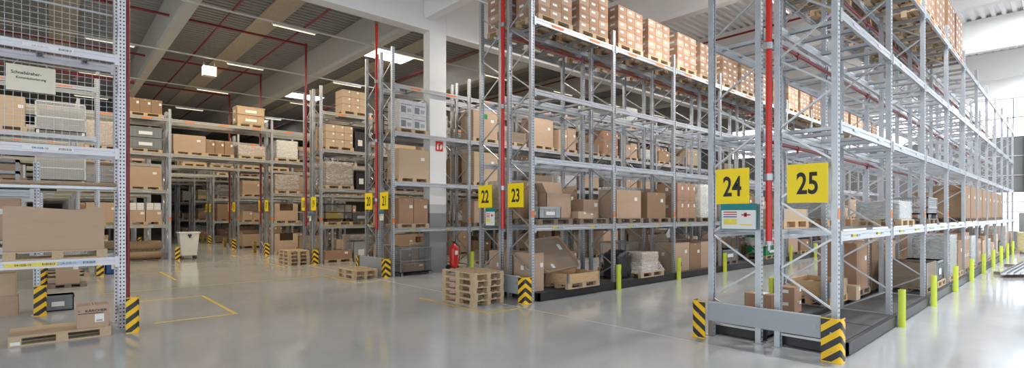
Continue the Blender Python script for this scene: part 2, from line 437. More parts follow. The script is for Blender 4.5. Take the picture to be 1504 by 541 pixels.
# near-side racks on the left
LVA = [1.20, 3.07, 4.70, 6.3]
rA = rack(-11.15, .93 - 3.07, 1, LVA, 8.2, 'white pallet rack in front of the wire mesh, holding the huge plain cardboard box', True, H1=8.2, labels=False, m='white beam', marks=False, pm='perforated white')
LVC = [1.3, 2.9, 4.45, 6.05]
rack(-21.3, 1.15 - 6.14, 2, LVC, 6.65, 'grey pallet rack holding two wire mesh crates, behind the left mesh', True, bars=0)
rack(-13.8, -.2 - 3.07, 1, [1.3, 2.42], 3.05, 'low rack of perforated posts behind the nearest rack, holding a green roll', True, bars=0, labels=False)
rack(-19.0, -.2 - 3.07, 1, [1.3, 2.42], 2.6, 'low rack of perforated posts farther behind the green roll', True, bars=0, labels=False)
# wire mesh panel at the back of rack A
def wire_panel(w, h, sx, sz, r, m='beam steel'):
    b = MB(); n = int(w / sx)
    for i in range(n + 1): x = -w / 2 + w * i / n; b.box(-r, r, x - r, x + r, 0, h, m)
    n = int(h / sz)
    for i in range(n + 1): z = h * i / n; b.box(-r + .004, r + .004, -w / 2, w / 2, z - r, z + r, m)
    return b
t = thing('wire_mesh_panel', 'tall wire mesh safety panel on the back of the nearest left rack', 'mesh panel', (-12.07, .93 - 1.5, 3.1))
obj('wire_grid', wire_panel(2.9, 5.4, .1, .1, .0035), t)
b = MB()
for y in (-1.47, 1.44): b.box(-.02, .02, y, y + .03, 0, 5.4, 'beam steel')
for z in (0, 2.6, 5.37): b.box(-.02, .02, -1.47, 1.47, z, z + .03, 'beam steel')
obj('panel_frame', b, t)

# location labels with readable text on rack A
def beam_label(z, y, txt, back, colr, w=.62):
    t = obj('location_label', MB().box(0, .003, -w / 2, w / 2, -.03, .03, back[0]), rA, (-11.135 + 11.15 + W / 2, y - (.93 - 3.07), z))
    obj('lettering', text_mesh(txt, .034, colr, 1.0), t, (.004, -.1, 0), SIDE)
    b = MB()
    for i in range(10): b.box(.003, .004, w * .20 + i * .016, w * .20 + i * .016 + (.006 if i % 3 else .010), -.018, .018, 'ink')
    obj('bar_code', b, t)
beam_label(LVA[2], -.02, '04-028-40', ('paper label', 'white', 'second from the top of the picture'), 'lilac label')
beam_label(LVA[1], -.02, '04-028-10', ('paper label', 'white', 'below the mesh panel'), 'blue plastic')
beam_label(LVA[0], -.22, '04-028-10', ('yellow label', 'yellow', 'under the big cardboard box'), 'ink')
beam_label(LVA[0], .32, '04-028-11', ('blue label', 'pale blue', 'under the big cardboard box'), 'grey plastic', .44)

# ------------------------------------------------------------ corner guards, barriers, post protectors
def guard_mesh():
    """L-shaped plate with a rounded corner; local corner at (+x, -y); legs run to -x and +y"""
    pts = []; w = .24; r = .07
    pts.append((-w, 0)); pts.append((-r, 0))
    for i in range(1, 6): a = R(90) * i / 6; pts.append((-r + r * math.sin(a), r - r * math.cos(a)))
    pts.append((0, r)); pts.append((0, w * .8))
    sacc = [0]
    for p, q in zip(pts, pts[1:]): sacc.append(sacc[-1] + math.dist(p, q))
    s0 = sacc[4]; n = len(pts)
    me = bpy.data.meshes.new('guard_plate'); th = .012
    V = []; 
    for z in (0, .6): V += [(p[0], p[1], z) for p in pts]
    F = [(i, i + 1, n + i + 1, n + i) for i in range(n - 1)]
    me.from_pydata(V, [], F); me.materials.append(MATS['chevron']); me.materials.append(MATS['inner guard'])
    uv = me.uv_layers.new(name='UVMap')
    for p in me.polygons:
        for li in p.loop_indices:
            vi = me.loops[li].vertex_index; uv.data[li].uv = (sacc[vi % n] - s0, V[vi][2])
    me.update(); return me
GM = guard_mesh()
def guard(x, y, label, mx=1, my=1):
    """mx=-1 mirrors to the left corner, my=-1 to a corner facing +Y"""
    t = thing('corner_guard', label, 'corner guard', (x, y, 0), 0, 'chevron corner guards')
    key = ('g', mx, my)
    def mk():
        m2 = GM.copy()
        for v in m2.vertices: v.co.x *= mx; v.co.y *= my
        if mx * my < 0: m2.flip_normals()
        m2.update(); return m2
    o = obj('guard_plate', cached(key, mk), t)
    md = o.modifiers.new('thickness', 'SOLIDIFY'); md.thickness = .012; md.offset = -1; md.material_offset = 1; md.material_offset_rim = 1
    f = MB(); f.box(-.24 if mx > 0 else 0, 0 if mx > 0 else .24, min(.018 * my, .06 * my), max(.018 * my, .06 * my), 0, .012, 'guard yellow')
    obj('foot_plate', f, t)
    if my > 0 and x > -30:
        for z in (.14, .40): obj('bolt', MB().tube([(-.12 * mx, -.012, z), (-.12 * mx, .012, z)], .012, 'galvanised steel', 8), t)
    return t
PAIRS = [(25, 24, -2.2), (23, 22, -8.28), (21, 20, -14.65), (19, 18, -20.5), (17, 16, -26.7), (15, 14, -32.8), (13, 12, -38.9), (11, 10, -45.0)]
for r, l, xf in PAIRS:
    guard(xf + .12, 7.8, 'yellow and black chevron corner guard at the front of rack row %d' % r)
    if l != 22: guard(xf - 2.02, 7.8, 'yellow and black chevron corner guard at the front of rack row %d' % l, -1)
for r, l, xf in PAIRS[4:]:
    guard(xf + .55 if r == 17 else xf + .15, 4.2, 'chevron corner guard on the near side of the cross aisle opposite rack row %d' % r, 1, -1)
guard(-10.68, 1.13, 'large chevron corner guard at the foot of the nearest left rack', 1, -1)
guard(-13.66, -.05, 'chevron corner guard left of the grey plastic crate', 1, -1)
guard(-18.85, -.05, 'chevron corner guard partly hidden under the nearest rack beam, left of the brown carton', 1, -1)
guard(-21.02, 1.29, 'chevron corner guard beside the blue box under the left rack', 1, -1)
def barrier(xa, xb, label, z0=.3):
    t = thing('barrier_board', label, 'barrier', ((xa + xb) / 2, 7.84, 0)); w = xb - xa
    b = MB().box(-w / 2, w / 2, 0, .012, z0, .6, 'barrier grey').box(-w / 2, w / 2, -.008, .04, .592, .604, 'light grey paint')
    obj('barrier_plate', b, t)
    for s in (-1, 1): obj('bolt', MB().tube([(s * (w / 2 - .06), -.012, .45), (s * (w / 2 - .06), .02, .45)], .014, 'galvanised steel', 8), t)
barrier(-3.96, -2.34, 'grey barrier board between the chevron guards of rows 24 and 25')
barrier(-16.42, -14.79, 'grey barrier board between the chevron guards of rows 20 and 21', .05)
barrier(-10.0, -8.42, 'grey barrier board beside the guard of row 23, behind the pallet stack', .2)

def protector_mesh():
    b = MB(); pts = []
    for i in range(13):
        a = R(-110) + R(220) * i / 12; pts.append((.075 * math.cos(a), .068 * math.sin(a)))
    inner = [(x * .88, y * .88) for x, y in reversed(pts)]
    b.prism(pts + inner, 'z', 0, .67, 'yellow green plastic'); return b.mesh('post_protector')
PM = cached('prot', protector_mesh)
def protector(x, y, label, sticker=True):
    t = obj('post_protector', PM, None, (x, y, 0)); tag(t, label, 'post protector', 'yellow green post protectors')
    if sticker: obj('sticker', MB().box(.0, .004, -.0, .05, .42, .55, 'ink'), t, (.068, .005, 0))
    return t
for i in range(1, 10):
    protector(-2.07, 8.15 + 3.07 * i, 'yellow-green plastic post protector, %s along rack row 25' % ORD[i - 1])
for i in range(1, 9):
    protector(-8.15, 8.15 + 3.07 * i, 'yellow-green plastic post protector, %s along rack row 23' % ORD[i - 1], i < 4)
for i in range(1, 7):
    protector(-4.24, 8.15 + 3.07 * i, 'yellow-green plastic post protector, %s along rack row 24' % ORD[i - 1], False).rotation_euler = (0, 0, math.pi)
for i in range(1, 4):
    protector(-14.53, 8.15 + 3.07 * i, 'yellow-green plastic post protector, %s along rack row 21' % ORD[i - 1], False)

# ------------------------------------------------------------ aisle signs and notice boards
def sign(n, xc, z=2.45, w=.53):
    t = thing('aisle_sign', 'yellow aisle sign with black number %d at a rack end' % n, 'sign', (xc, 8.02, z), 0, 'yellow aisle number signs')
    b = MB().box(-w / 2, w / 2, -.004, .004, -.28, .28, 'sign yellow'); obj('sign_plate', b, t)
    obj('lettering', text_mesh(str(n), .32, 'ink', .68, bold=.02), t, (0, -.0055, 0), FRONT)
for n, x in ((25, -2.56), (24, -3.64), (23, -8.72), (22, -9.84), (21, -15.02), (20, -16.1), (19, -21.0), (18, -22.08), (17, -27.15), (16, -28.2), (15, -33.25), (14, -34.3), (13, -39.3), (12, -40.4)):
    sign(n, x)
def notice(x, z0, z1, w, label):
    t = thing('notice_board', label, 'notice board', (x, 8.0, z0)); h = z1 - z0
    obj('board', MB().box(-w / 2, w / 2, -.004, .006, 0, h, 'teal board'), t)
    b = MB().box(-w / 2 + .02, w / 2 - .005, -.008, -.004, .015, h - .1, 'paper label')
    obj('notice_sheet', b, t)
    b = MB(); q = w / 2
    for i, m in ((0, 'red label'), (1, 'red label'), (2, 'blue plastic')): b.box(-q + .05, -q * .05, -.010, -.008, h * (.66 - .09 * i), h * (.70 - .09 * i), m)
    b.box(-q + .05, -q * .05, -.010, -.008, h * .2, h * .42, 'yellow label').box(q * .1, q - .06, -.010, -.008, h * .18, h * .22, 'yellow label')
    b.box(q * .2, q * .7, -.010, -.008, h * .55, h * .60, 'red label').box(q * .35, q * .5, -.010, -.008, h * .5, h * .66, 'red label')
    obj('printed_marks', b, t)
notice(-3.54, 1.76, 2.17, .56, 'teal notice board with white printed sheet below sign 24')
notice(-9.62, 1.72, 2.17, .36, 'small notice sheet below sign 22')
notice(-15.15, 1.80, 2.12, .30, 'small notice sheet below sign 21')
notice(-21.3, 1.72, 2.05, .24, 'small notice sheet between signs 18 and 19')
t = thing('hanging_sign', 'cream sign with two lines of text hanging on cords before the wire mesh', 'sign', (-11.98, -.24, 4.12))
t.rotation_euler = (0, 0, 0)
obj('sign_plate', MB().box(0, .006, -.31, .31, -.02, .42, 'cream card'), t)
obj('lettering', text_mesh('Schnelldreher-', .055, 'ink', .85), t, (.008, -.06, .29), SIDE)
obj('lettering', text_mesh('Kommissionierung', .055, 'ink', .85), t, (.008, .0, .20), SIDE)
b = MB(); b.bar((.003, -.22, .42), (.003, -.10, .6), .005, .005, 'paper label').bar((.003, .22, .42), (.003, .08, .6), .005, .005, 'paper label')
obj('cord', b, t)
# fire equipment sign on the column
t = thing('fire_sign', 'red sign with white extinguisher symbols on the concrete column', 'sign', (-14.755, 9.98, 4.2))
obj('sign_plate', MB().box(0, .006, -.15, .15, 0, .34, 'red paint'), t)
b = MB(); b.box(.007, .009, -.10, -.04, .05, .2, 'paper label').box(.007, .009, -.085, -.055, .2, .24, 'paper label').box(.007, .009, -.06, -.02, .24, .26, 'paper label')
b.prism([(.03, .06), (.06, .05), (.11, .12), (.12, .2), (.09, .26), (.08, .18), (.05, .24), (.02, .15)], 'x', .007, .009, 'paper label')
obj('symbol', b, t)

# ------------------------------------------------------------ pipes
def pipe(pts, r, label, m='red paint', fit=True, name='sprinkler_pipe'):
    if pts[-1][2] > 2.5: name = 'ceiling_pipe' if pts[0][2] > 8 else 'hanging_pipe'
    t = thing(name, label, 'pipe', pts[0]); o = Vector(pts[0]); b = MB()
    P = [Vector(p) - o for p in pts]
    for a, c in zip(P, P[1:]): b.tube([a, c], r, m, 10)
    for p in P[1:-1]: b.tube([p + Vector((0, 0, -r * 1.4)), p + Vector((0, 0, r * 1.4))], r * 1.3, m, 10)
    obj('pipe', b, t)
    if fit:
        c = MB(); n = max(1, min(14, int((P[-1] - P[0]).length / 1.6)))
        for i in range(n):
            q = P[-2] + (P[-1] - P[-2]) * (i + .5) / n; d = (P[-1] - P[-2]).normalized()
            c.tube([q - d * .05, q + d * .05], r * 1.35, 'galvanised steel' if abs(d.z) > .5 else m, 10)
            if abs(d.z) < .5: c.tube([q, q + Vector((0, 0, -.09))], .016, m, 8); c.tube([q + Vector((0, 0, -.10)), q + Vector((0, 0, -.09))], .035, 'galvanised steel', 8)
        obj('pipe_fitting', c, t)
    return t
t = pipe([(-3.1, 8.06, 9.5), (-3.1, 8.06, 1.58)], .045, 'bright red vertical sprinkler pipe between rows 24 and 25')
obj('drain_valve', MB().tube([(0, 0, -8.05), (0, 0, -7.92)], .025, 'galvanised steel').tube([(0, 0, -7.96), (0, 0, -7.90)], .05, 'galvanised steel'), t)
pipe([(-9.22, 8.06, 9.5), (-9.22, 8.06, 1.66)], .045, 'bright red vertical sprinkler pipe between rows 22 and 23')
pipe([(-15.62, 8.06, 9.4), (-15.62, 8.06, 1.5)], .045, 'red vertical sprinkler pipe between rows 20 and 21')
for xf, nm in ((-21.5, 'rows 18 and 19'), (-27.66, 'rows 16 and 17'), (-33.75, 'rows 14 and 15')):
    pipe([(xf, -2, 9.06), (xf, 7.9, 9.06), (xf, 7.9, 1.5)], .045, 'dark red ceiling pipe that turns down between ' + nm, 'dark red paint', False)
for y, nm, x1 in ((3.85, 'first', -16), (4.9, 'second', -16), (7.45, 'third', -15.4), (14.2, 'fourth', 20), (20.9, 'fifth', 20)):
    pipe([(-60, y, 9.4), (x1, y, 9.4)], .04, 'long red ceiling pipe crossing the hall, %s from the camera side' % nm, 'dark red paint', False)
for z in (3.12, 4.70, 6.32):
    pipe([(-3.14, 8.3, z), (-3.14, 38.5, z)], .028, 'dark red in-rack sprinkler pipe between rows 24 and 25 at %s beam height' % {3.12: 'second', 4.70: 'third', 6.32: 'top'}[z], 'dark red paint')
for z in (6.32,):
    pipe([(-9.22, 8.3, z), (-9.22, 38.5, z)], .028, 'dark red in-rack sprinkler pipe between rows 22 and 23', 'dark red paint')
pipe([(-12.15, -4, 4.55), (-12.15, 1.2, 4.55)], .035, 'dark red pipe running below the second beam of the nearest rack', 'dark red paint')
pipe([(-11.75, 1.065, 9.3), (-11.75, 1.065, .2)], .03, 'dark red vertical pipe right behind the nearest rack post', 'dark red paint', False)

# ------------------------------------------------------------ lamps
def tube_lamp(x, y, lab, lit):
    t = thing('hanging_tube_lamp', lab, 'lamp', (x, y, 8.55), 0, 'ceiling tube lamps')
    obj('lamp_housing', MB().prism([(-.05, .06), (.05, .06), (.07, .02), (.03, 0), (-.03, 0), (-.07, .02)], 'y', -.75, .75, 'lamp housing'), t)
    obj('lamp_tube', MB().tube([(0, -.72, -.018), (0, .72, -.018)], .02, 'lamp tube' if lit else 'unlit tube', 8), t)
AIS = [-12.4, -18.5, -24.6, -30.7, -36.8, -42.9]
for i, x in enumerate(AIS):
    t = thing('lamp_rail', 'thin pale lamp rail hung below the roof, %s from the column side' % ORD[i], 'rail', (x, 0, 8.62), 0, 'lamp rails under the roof')
    obj('rail', MB().box(-.025, .025, -12, 40, 0, .045, 'lamp housing'), t)
    b = MB()
    for y in range(-10, 40, 5): b.tube([(0, y, .04), (0, y, ZT - 8.63)], .005, 'grey metal', 5)
    obj('suspension_wire', b, t)
    for j in range(8):
        y = -3.0 + 4.7 * j
        tube_lamp(x, y, 'suspended tube lamp, %s along the %s rail' % (ORD[j], ORD[i]), True)
for i, x in enumerate((-6.2, 0.8)):
    for j in range(6): tube_lamp(x, 12 + 5 * j, 'suspended tube lamp, %s above the aisle %s' % (ORD[j], 'between rows 23 and 24' if i == 0 else 'right of row 25'), True)
t = thing('hanging_box_lamp', 'glowing white box lamp hanging on two wires under the roof', 'lamp', (-24.9, 5.05, 7.95))
obj('lamp_body', MB().box(-.16, .16, -.24, .24, 0, .36, 'box lamp glass'), t)
obj('lamp_frame', MB().box(-.17, .17, -.25, .25, .36, .38, 'lamp housing').box(-.17, .17, -.25, .25, -.015, 0, 'lamp housing'), t)
b = MB()
for s in (-1, 1): b.tube([(0, .2 * s, .38), (0, .2 * s, ZT - 7.97)], .005, 'grey metal', 5)
obj('suspension_wire', b, t)

# ------------------------------------------------------------ load meshes (origin at the base centre; X depth, Y width)
def pallet_mesh(m='pallet wood', L=1.2, D=.8):
    def mk():
        b = MB(); r = random.Random(3)
        for i in range(5):
            x = -D / 2 + .06 + i * (D - .12) / 4; w = .072 if i in (0, 2, 4) else .05
            b.box(x - w + .015, x + w - .015, -L / 2, L / 2, .122, .144, m)
        for y in (-L / 2 + .0725, 0, L / 2 - .0725): b.box(-D / 2, D / 2, y - .0725, y + .0725, .1, .122, m)
        for x in (-D / 2 + .05, 0, D / 2 - .05):
            for y in (-L / 2 + .0725, 0, L / 2 - .0725): b.box(x - .05, x + .05, y - .0725, y + .0725, .022, .1, m)
            b.box(x - .05, x + .05, -L / 2, L / 2, 0, .022, m)
        return b.mesh('wooden_pallet')
    return cached(('pal', m, L, D), mk)
def cbox_mesh(w, d, h, m='cardboard', tape=True, lab=1):
    """w along Y, d along X"""
    def mk():
        b = MB().box(-d / 2, d / 2, -w / 2, w / 2, 0, h, m)
        bm = MB()
        me0 = b
        if tape:
            b.box(-d / 2 - .001, d / 2 + .001, -.025, .025, h - .06, h + .0015, 'packing tape')
            b.box(-d / 2 + .002, d / 2 - .002, -.004, .004, h, h + .002, 'cardboard inside')
        # overlapping top flaps, a hair wider than the body
        b.box(-d / 2 - .003, d / 2 + .003, -w / 2 - .003, w / 2 + .003, h - .006, h + .0005, m)
        if lab:
            b.box(d / 2, d / 2 + .002, w * .22, w * .22 + min(.14, w * .22), h * .62, h * .62 + min(.1, h * .25), 'paper label')
            if lab > 1: b.box(-.05, .05, -w / 2 - .002, -w / 2, h * .55, h * .55 + min(.1, h * .25), 'paper label')
        return b.mesh('cardboard_box')
    return cached(('cb', round(w, 2), round(d, 2), round(h, 2), m, tape, lab), mk)
def carton_mesh(var=0):
    def mk():
        w, d, h = .385, .385, .208; m = ('red brown cardboard', 'cardboard', 'red brown cardboard')[var]
        b = MB().box(-d / 2, d / 2, -w / 2 + .003, w / 2 - .003, 0, h - .003, m)
        b.box(d / 2, d / 2 + .001, -w / 2 + .003, w / 2 - .003, h * .47, h * .50, 'cardboard inside') if var == 2 else None
        b.box(d / 2, d / 2 + .002, -w * .28, w * .12, h * .45, h * .72, 'paper label')
        b.box(-d * .2, d * .2, -w / 2, -w / 2 + .004, h * .45, h * .72, 'paper label')
        b.box(-d / 2 + .01, d / 2 - .01, -.02, .02, h - .004, h - .002, 'packing tape')
        return b.mesh('carton')
    return cached(('carton', var), mk)
def film_mesh(w, d, h, seed=1):
    def mk():
        r = random.Random(seed); bm = bmesh.new(); bmesh.ops.create_cube(bm, size=1)
        bmesh.ops.subdivide_edges(bm, edges=bm.edges[:], cuts=7, use_grid_fill=True)
        for v in bm.verts:
            k = 1 + (.02 * r.random()); flare = 1 + .03 * max(0, (.0 - v.co.z))
            v.co = Vector((v.co.x * (d + .02) * k * flare, v.co.y * (w + .02) * k * flare, (v.co.z + .5) * (h + .01)))
        for f in bm.faces: f.smooth = True
        me = bpy.data.meshes.new('stretch_film'); bm.to_mesh(me); bm.free(); me.materials.append(MATS['film']); return me
    return cached(('film', w, d, h, seed), mk)
def crate_mesh(w=1.15, d=.76, h=.8, m='grey metal', s=.05, wood=False):
    def mk():
        b = MB(); t = .03
        for x in (-d / 2, d / 2 - t):
            for y in (-w / 2, w / 2 - t): b.box(x, x + t, y, y + t, 0, h, m)
            for z in (.1, h / 2, h - t): b.box(x, x + t, -w / 2, w / 2, z, z + t, m)
        for y in (-w / 2, w / 2 - t):
            for z in (.1, h / 2, h - t): b.box(-d / 2, d / 2, y, y + t, z, z + t, m)
        b.box(-d / 2, d / 2, -w / 2, w / 2, .1, .13, m)
        for x in (-d / 2, d / 2 - .1):
            for y in (-w / 2, w / 2 - .1): b.box(x, x + .1, y, y + .1, 0, .1, m)
        r = .003 if s > .04 else .006; wm = 'brace steel' if s > .04 else m
        for x in (-d / 2 + .012, d / 2 - .012):
            n = int(w / s)
            for i in range(1, n): y = -w / 2 + w * i / n; b.box(x - r, x + r, y - r, y + r, .12, h - .02, wm)
            n = int(h / s)
            for i in range(3, n): z = h * i / n; b.box(x - r, x + r, -w / 2, w / 2, z - r, z + r, wm)
        for y in (-w / 2 + .012, w / 2 - .012):
            n = int(d / s)
            for i in range(1, n): x = -d / 2 + d * i / n; b.box(x - r, x + r, y - r, y + r, .12, h - .02, wm)
            n = int(h / s)
            for i in range(3, n): z = h * i / n; b.box(-d / 2, d / 2, y - r, y + r, z - r, z + r, wm)
        return b.mesh('mesh_crate')
    return cached(('crate', w, d, h, m, s), mk)
def tote_mesh(w, d, h, m='grey plastic'):
    def mk():
        b = MB(); t = .02; k = .9
        for (x0, x1, y0, y1) in ((-d / 2, -d / 2 + t, -w / 2, w / 2), (d / 2 - t, d / 2, -w / 2, w / 2), (-d / 2, d / 2, -w / 2, -w / 2 + t), (-d / 2, d / 2, w / 2 - t, w / 2)):
            b.box(x0, x1, y0, y1, 0, h, m)
        b.box(-d / 2, d / 2, -w / 2, w / 2, 0, t, m)
        b.box(-d / 2 - .015, d / 2 + .015, -w / 2 - .015, -w / 2 + t, h - .05, h, m).box(-d / 2 - .015, d / 2 + .015, w / 2 - t, w / 2 + .015, h - .05, h, m)
        b.box(-d / 2 - .015, -d / 2 + t, -w / 2, w / 2, h - .05, h, m).box(d / 2 - t, d / 2 + .015, -w / 2, w / 2, h - .05, h, m)
        n = max(2, int(w / .15))
        for i in range(1, n): y = -w / 2 + w * i / n; b.box(d / 2, d / 2 + .012, y - .006, y + .006, .02, h - .05, m)
        n = max(2, int(d / .15))
        for i in range(1, n): x = -d / 2 + d * i / n; b.box(x - .006, x + .006, -w / 2 - .012, -w / 2, .02, h - .05, m)
        b.box(d / 2 + .012, d / 2 + .014, -w * .2, w * .2, h * .3, h * .6, 'paper label')
        b.box(-d * .2, d * .2, -w / 2 - .014, -w / 2 - .012, h * .3, h * .6, 'paper label')
        return b.mesh('plastic_tote')
    return cached(('tote', w, d, h, m), mk)
def open_box_mesh(w, d, h, cut=0, m='cardboard', flap=.2):
    def mk():
        b = MB(); t = .012
        b.box(-d / 2, -d / 2 + t, -w / 2, w / 2, 0, h, m).box(-d / 2, d / 2, -w / 2, -w / 2 + t, 0, h, m).box(-d / 2, d / 2, w / 2 - t, w / 2, 0, h, m)
        b.box(-d / 2, d / 2, -w / 2, w / 2, 0, t, m).box(-d / 2 + t, -d / 2 + t * 1.5, -w / 2, w / 2, 0, h, 'cardboard inside')
        if cut:
            q = w * .28; b.box(d / 2 - t, d / 2, -w / 2, -q, 0, h, m).box(d / 2 - t, d / 2, q, w / 2, 0, h, m).box(d / 2 - t, d / 2, -q, q, 0, h - cut, m)
            b.box(d / 2, d / 2 + .003, -.015, .015, 0, h - cut, 'packing tape')
        else:
            b.box(d / 2 - t, d / 2, -w / 2, w / 2, 0, h, m)
        if flap:
            b.bar((-d / 2 + .006, 0, h), (-d / 2 - .05, 0, h + flap), w, t, m, up=(1, 0, 0))
            b.bar((0, -w / 2 + .006, h), (0, -w / 2 - flap * .5, h + flap * .8), d, t, m, up=(0, 1, 0))
            b.bar((0, w / 2 - .006, h), (0, w / 2 + flap * .6, h + flap * .7), d, t, m, up=(0, 1, 0))
        return b.mesh('open_box')
    return cached(('ob', w, d, h, cut, m, flap), mk)
def collar_mesh(w, d, h, m='fresh wood'):
    def mk():
        b = MB(); t = .022; n = max(1, round(h / .2))
        for i in range(n):
            z0 = h * i / n; z1 = h * (i + 1) / n - .004
            b.box(-d / 2, -d / 2 + t, -w / 2, w / 2, z0, z1, m).box(d / 2 - t, d / 2, -w / 2, w / 2, z0, z1, m)
            b.box(-d / 2, d / 2, -w / 2, -w / 2 + t, z0, z1, m).box(-d / 2, d / 2, w / 2 - t, w / 2, z0, z1, m)
        for x in (-d / 2, d / 2):
            for y in (-w / 2, w / 2):
                b.box(x - .004, x + .004, y - .05 * (y > 0), y + .05 * (y < 0), 0, h, 'galvanised steel')
                b.box(x - .05 * (x > 0), x + .05 * (x < 0), y - .004, y + .004, 0, h, 'galvanised steel')
        return b.mesh('wooden_collar')
    return cached(('col', w, d, h, m), mk)

COUNT = {}
def load(kind, x, y, z, label, w=1.1, d=.76, h=.8, m='cardboard', rz=0, group=None, **kw):
    """one load as a top-level thing; (x, y, z) is the centre of its base"""
    if kind == 'box':
        o = obj('cardboard_box', cbox_mesh(w, d, h, m, lab=kw.get('lab', 1)), None, (x, y, z), (0, 0, rz)); tag(o, label, 'box', group)
    elif kind == 'open':
        o = obj('open_box', open_box_mesh(w, d, h, kw.get('cut', 0), m, kw.get('flap', .2)), None, (x, y, z), (0, 0, rz)); tag(o, label, 'box', group)
    elif kind == 'wrapped':
        o = obj('wrapped_load', cbox_mesh(w, d, h, m, lab=0), None, (x, y, z), (0, 0, rz)); tag(o, label, 'wrapped load', group)
        obj('stretch_film', film_mesh(w, d, h, kw.get('seed', 1)), o)
    elif kind == 'mesh':
        o = obj('mesh_crate', crate_mesh(w, d, h, m, .035 if kw.get('dense') else .05), None, (x, y, z), (0, 0, rz)); tag(o, label, 'crate', group)
    elif kind == 'tote':
        o = obj('plastic_tote', tote_mesh(w, d, h, m), None, (x, y, z), (0, 0, rz)); tag(o, label, 'crate', group)
    elif kind == 'collar':
        o = obj('wooden_collar', collar_mesh(w, d, h, m), None, (x, y, z), (0, 0, rz)); tag(o, label, 'crate', group)
    return o
def pallet(x, y, z, label, m='pallet wood', rz=0, L=1.2, D=.8, group='wooden pallets'):
    return tag(obj('wooden_pallet', pallet_mesh(m, L, D), None, (x, y, z), (0, 0, rz)), label, 'pallet', group)

LVN = {0: 'floor level', 1: 'first level', 2: 'second level', 3: 'third level', 4: 'top level'}
KN = {'box': 'cardboard box', 'boxes': 'cardboard box', 'wrapped': 'film-wrapped load', 'mesh': 'wire mesh crate', 'tote': 'grey plastic crate', 'collar': 'wooden collar crate', 'open': 'open cardboard box'}
def slot(row, name, xf, y, lv, z, idx, kind, h, m, w=1.12, pm='pallet wood', seed=0, pal=True):
    """a pallet with a load on it, in one slot of a rack"""
    xc = xf - W / 2; where = '%s, %s' % (name, LVN[lv])
    zz = z
    if pal:
        pallet(xc, y, z, 'pallet, %s, %s slot from the row end' % (where, ORD[idx]), pm); zz = z + .145
    adj = {'cardboard': 'brown', 'pale cardboard': 'pale', 'dark cardboard': 'dark brown', 'red brown cardboard': 'reddish brown', 'grey metal': 'grey', 'grey plastic': 'dark',
           'light grey plastic': 'light', 'fresh wood': 'pale', 'old wood': 'weathered', 'white plastic': 'white', 'brace steel': 'light', 'kraft paper': 'brown'}.get(m, '')
    if kind == 'boxes':
        for i, s in enumerate((-1, 1)):
            hh = h * (1 if (seed + i) % 3 else .8)
            load('box', xc, y + s * w / 4, zz, '%s cardboard box, %s, %s slot, %s one of two' % (adj, where, ORD[idx], ('front', 'rear')[i]), w / 2 - .02, .74, round(hh, 1), m, group='rack loads')
    elif kind == 'stack':
        q = 0
        for i in range(3):
            for j in range(2):
                load('box', xc, y + (i - 1) * w / 3, zz + j * h / 2, '%s carton, %s, %s slot, %s %s of the block' % (adj, where, ORD[idx], ('lower', 'upper')[j], ORD[i]), w / 3 - .01, .74, round(h / 2, 2) - .005, m, group='rack loads', lab=2)
    else:
        load(kind, xc, y, zz, '%s %s, %s, %s slot from the row end' % (adj, KN[kind], where, ORD[idx]), w, .76, h, m, group='rack loads', seed=seed)

rg = random.Random(11)
CH = [('box', 'cardboard'), ('box', 'cardboard'), ('box', 'dark cardboard'), ('boxes', 'cardboard'), ('wrapped', 'cardboard'), ('wrapped', 'light grey plastic'), ('mesh', 'grey metal'),
      ('boxes', 'pale cardboard'), ('tote', 'grey plastic'), ('collar', 'old wood'), ('stack', 'red brown cardboard'), ('box', 'pale cardboard'), ('open', 'cardboard')]
def fill(row, xf, y0, i0, i1, levels, lvls, dens=.9, hmax=1.15, floor=0, taken=(), name=None, dir=1):
    name = name or 'rack row %d' % row
    for i in range(i0, i1):
        for lv in lvls:
            if (i, lv) in taken: continue
            if rg.random() > dens: continue
            y = y0 + (i // 2) * 3.07 + (.80 if i % 2 == 0 else 2.27)
            z = floor if lv == 0 else levels[lv - 1] + .068
            kd, m = rg.choice(CH); h = rg.choice((.5, .7, .8, .95, 1.1)); h = min(h, hmax)
            if kd == 'tote': h = .4
            if kd == 'mesh': h = .8
            if kd == 'collar': h = .4
            slot(row, name, xf, y, lv, z, i, kd, h, m, seed=rg.randint(1, 3), pm=rg.choice(('pallet wood', 'pallet wood', 'old wood')))

# ---------- carton stacks along the tops of rows 22-25
ncar = 0; rest = []
def stack_of_cartons(row, xf, y, s, individual):
    z = LV_R[3] + .068
    pallet(xf - W / 2, y, z, 'pallet under the %s carton stack on top of rack row %d' % (ORD[s], row), 'pallet wood')
    z += .145
    for i in range(3):
        for j in range(2):
            for l in range(5):
                p = (xf - W / 2 - .195 + .39 * j, y - .39 + .39 * i, z + .21 * l)
                if individual and (j == 1 if row in (23, 25) else (j == 0 or i == 0)):
                    c = obj('carton', carton_mesh((i + l + s) % 3), None, p)
                    tag(c, '%s carton, %s layer, %s column, %s stack on top of row %d' % ('outer' if j == (1 if row in (23, 25) else 0) else 'inner', ORD[l], ORD[i], ORD[s], row), 'carton', 'cartons stacked on the top rack levels')
                else: rest.append((p, (i + l + s) % 3))
for s in range(20):
    y = 8.15 + (s // 2) * 3.07 + (.80 if s % 2 == 0 else 2.25)
    stack_of_cartons(23, -8.28, y, s, s < 12)
    if s < 8: stack_of_cartons(25, -2.2, y, s, s < 4)
    if s < 14: stack_of_cartons(22, -9.34, y, s, s < 1)
    if s < 8: stack_of_cartons(24, -3.24, y, s, False)
b = MB()
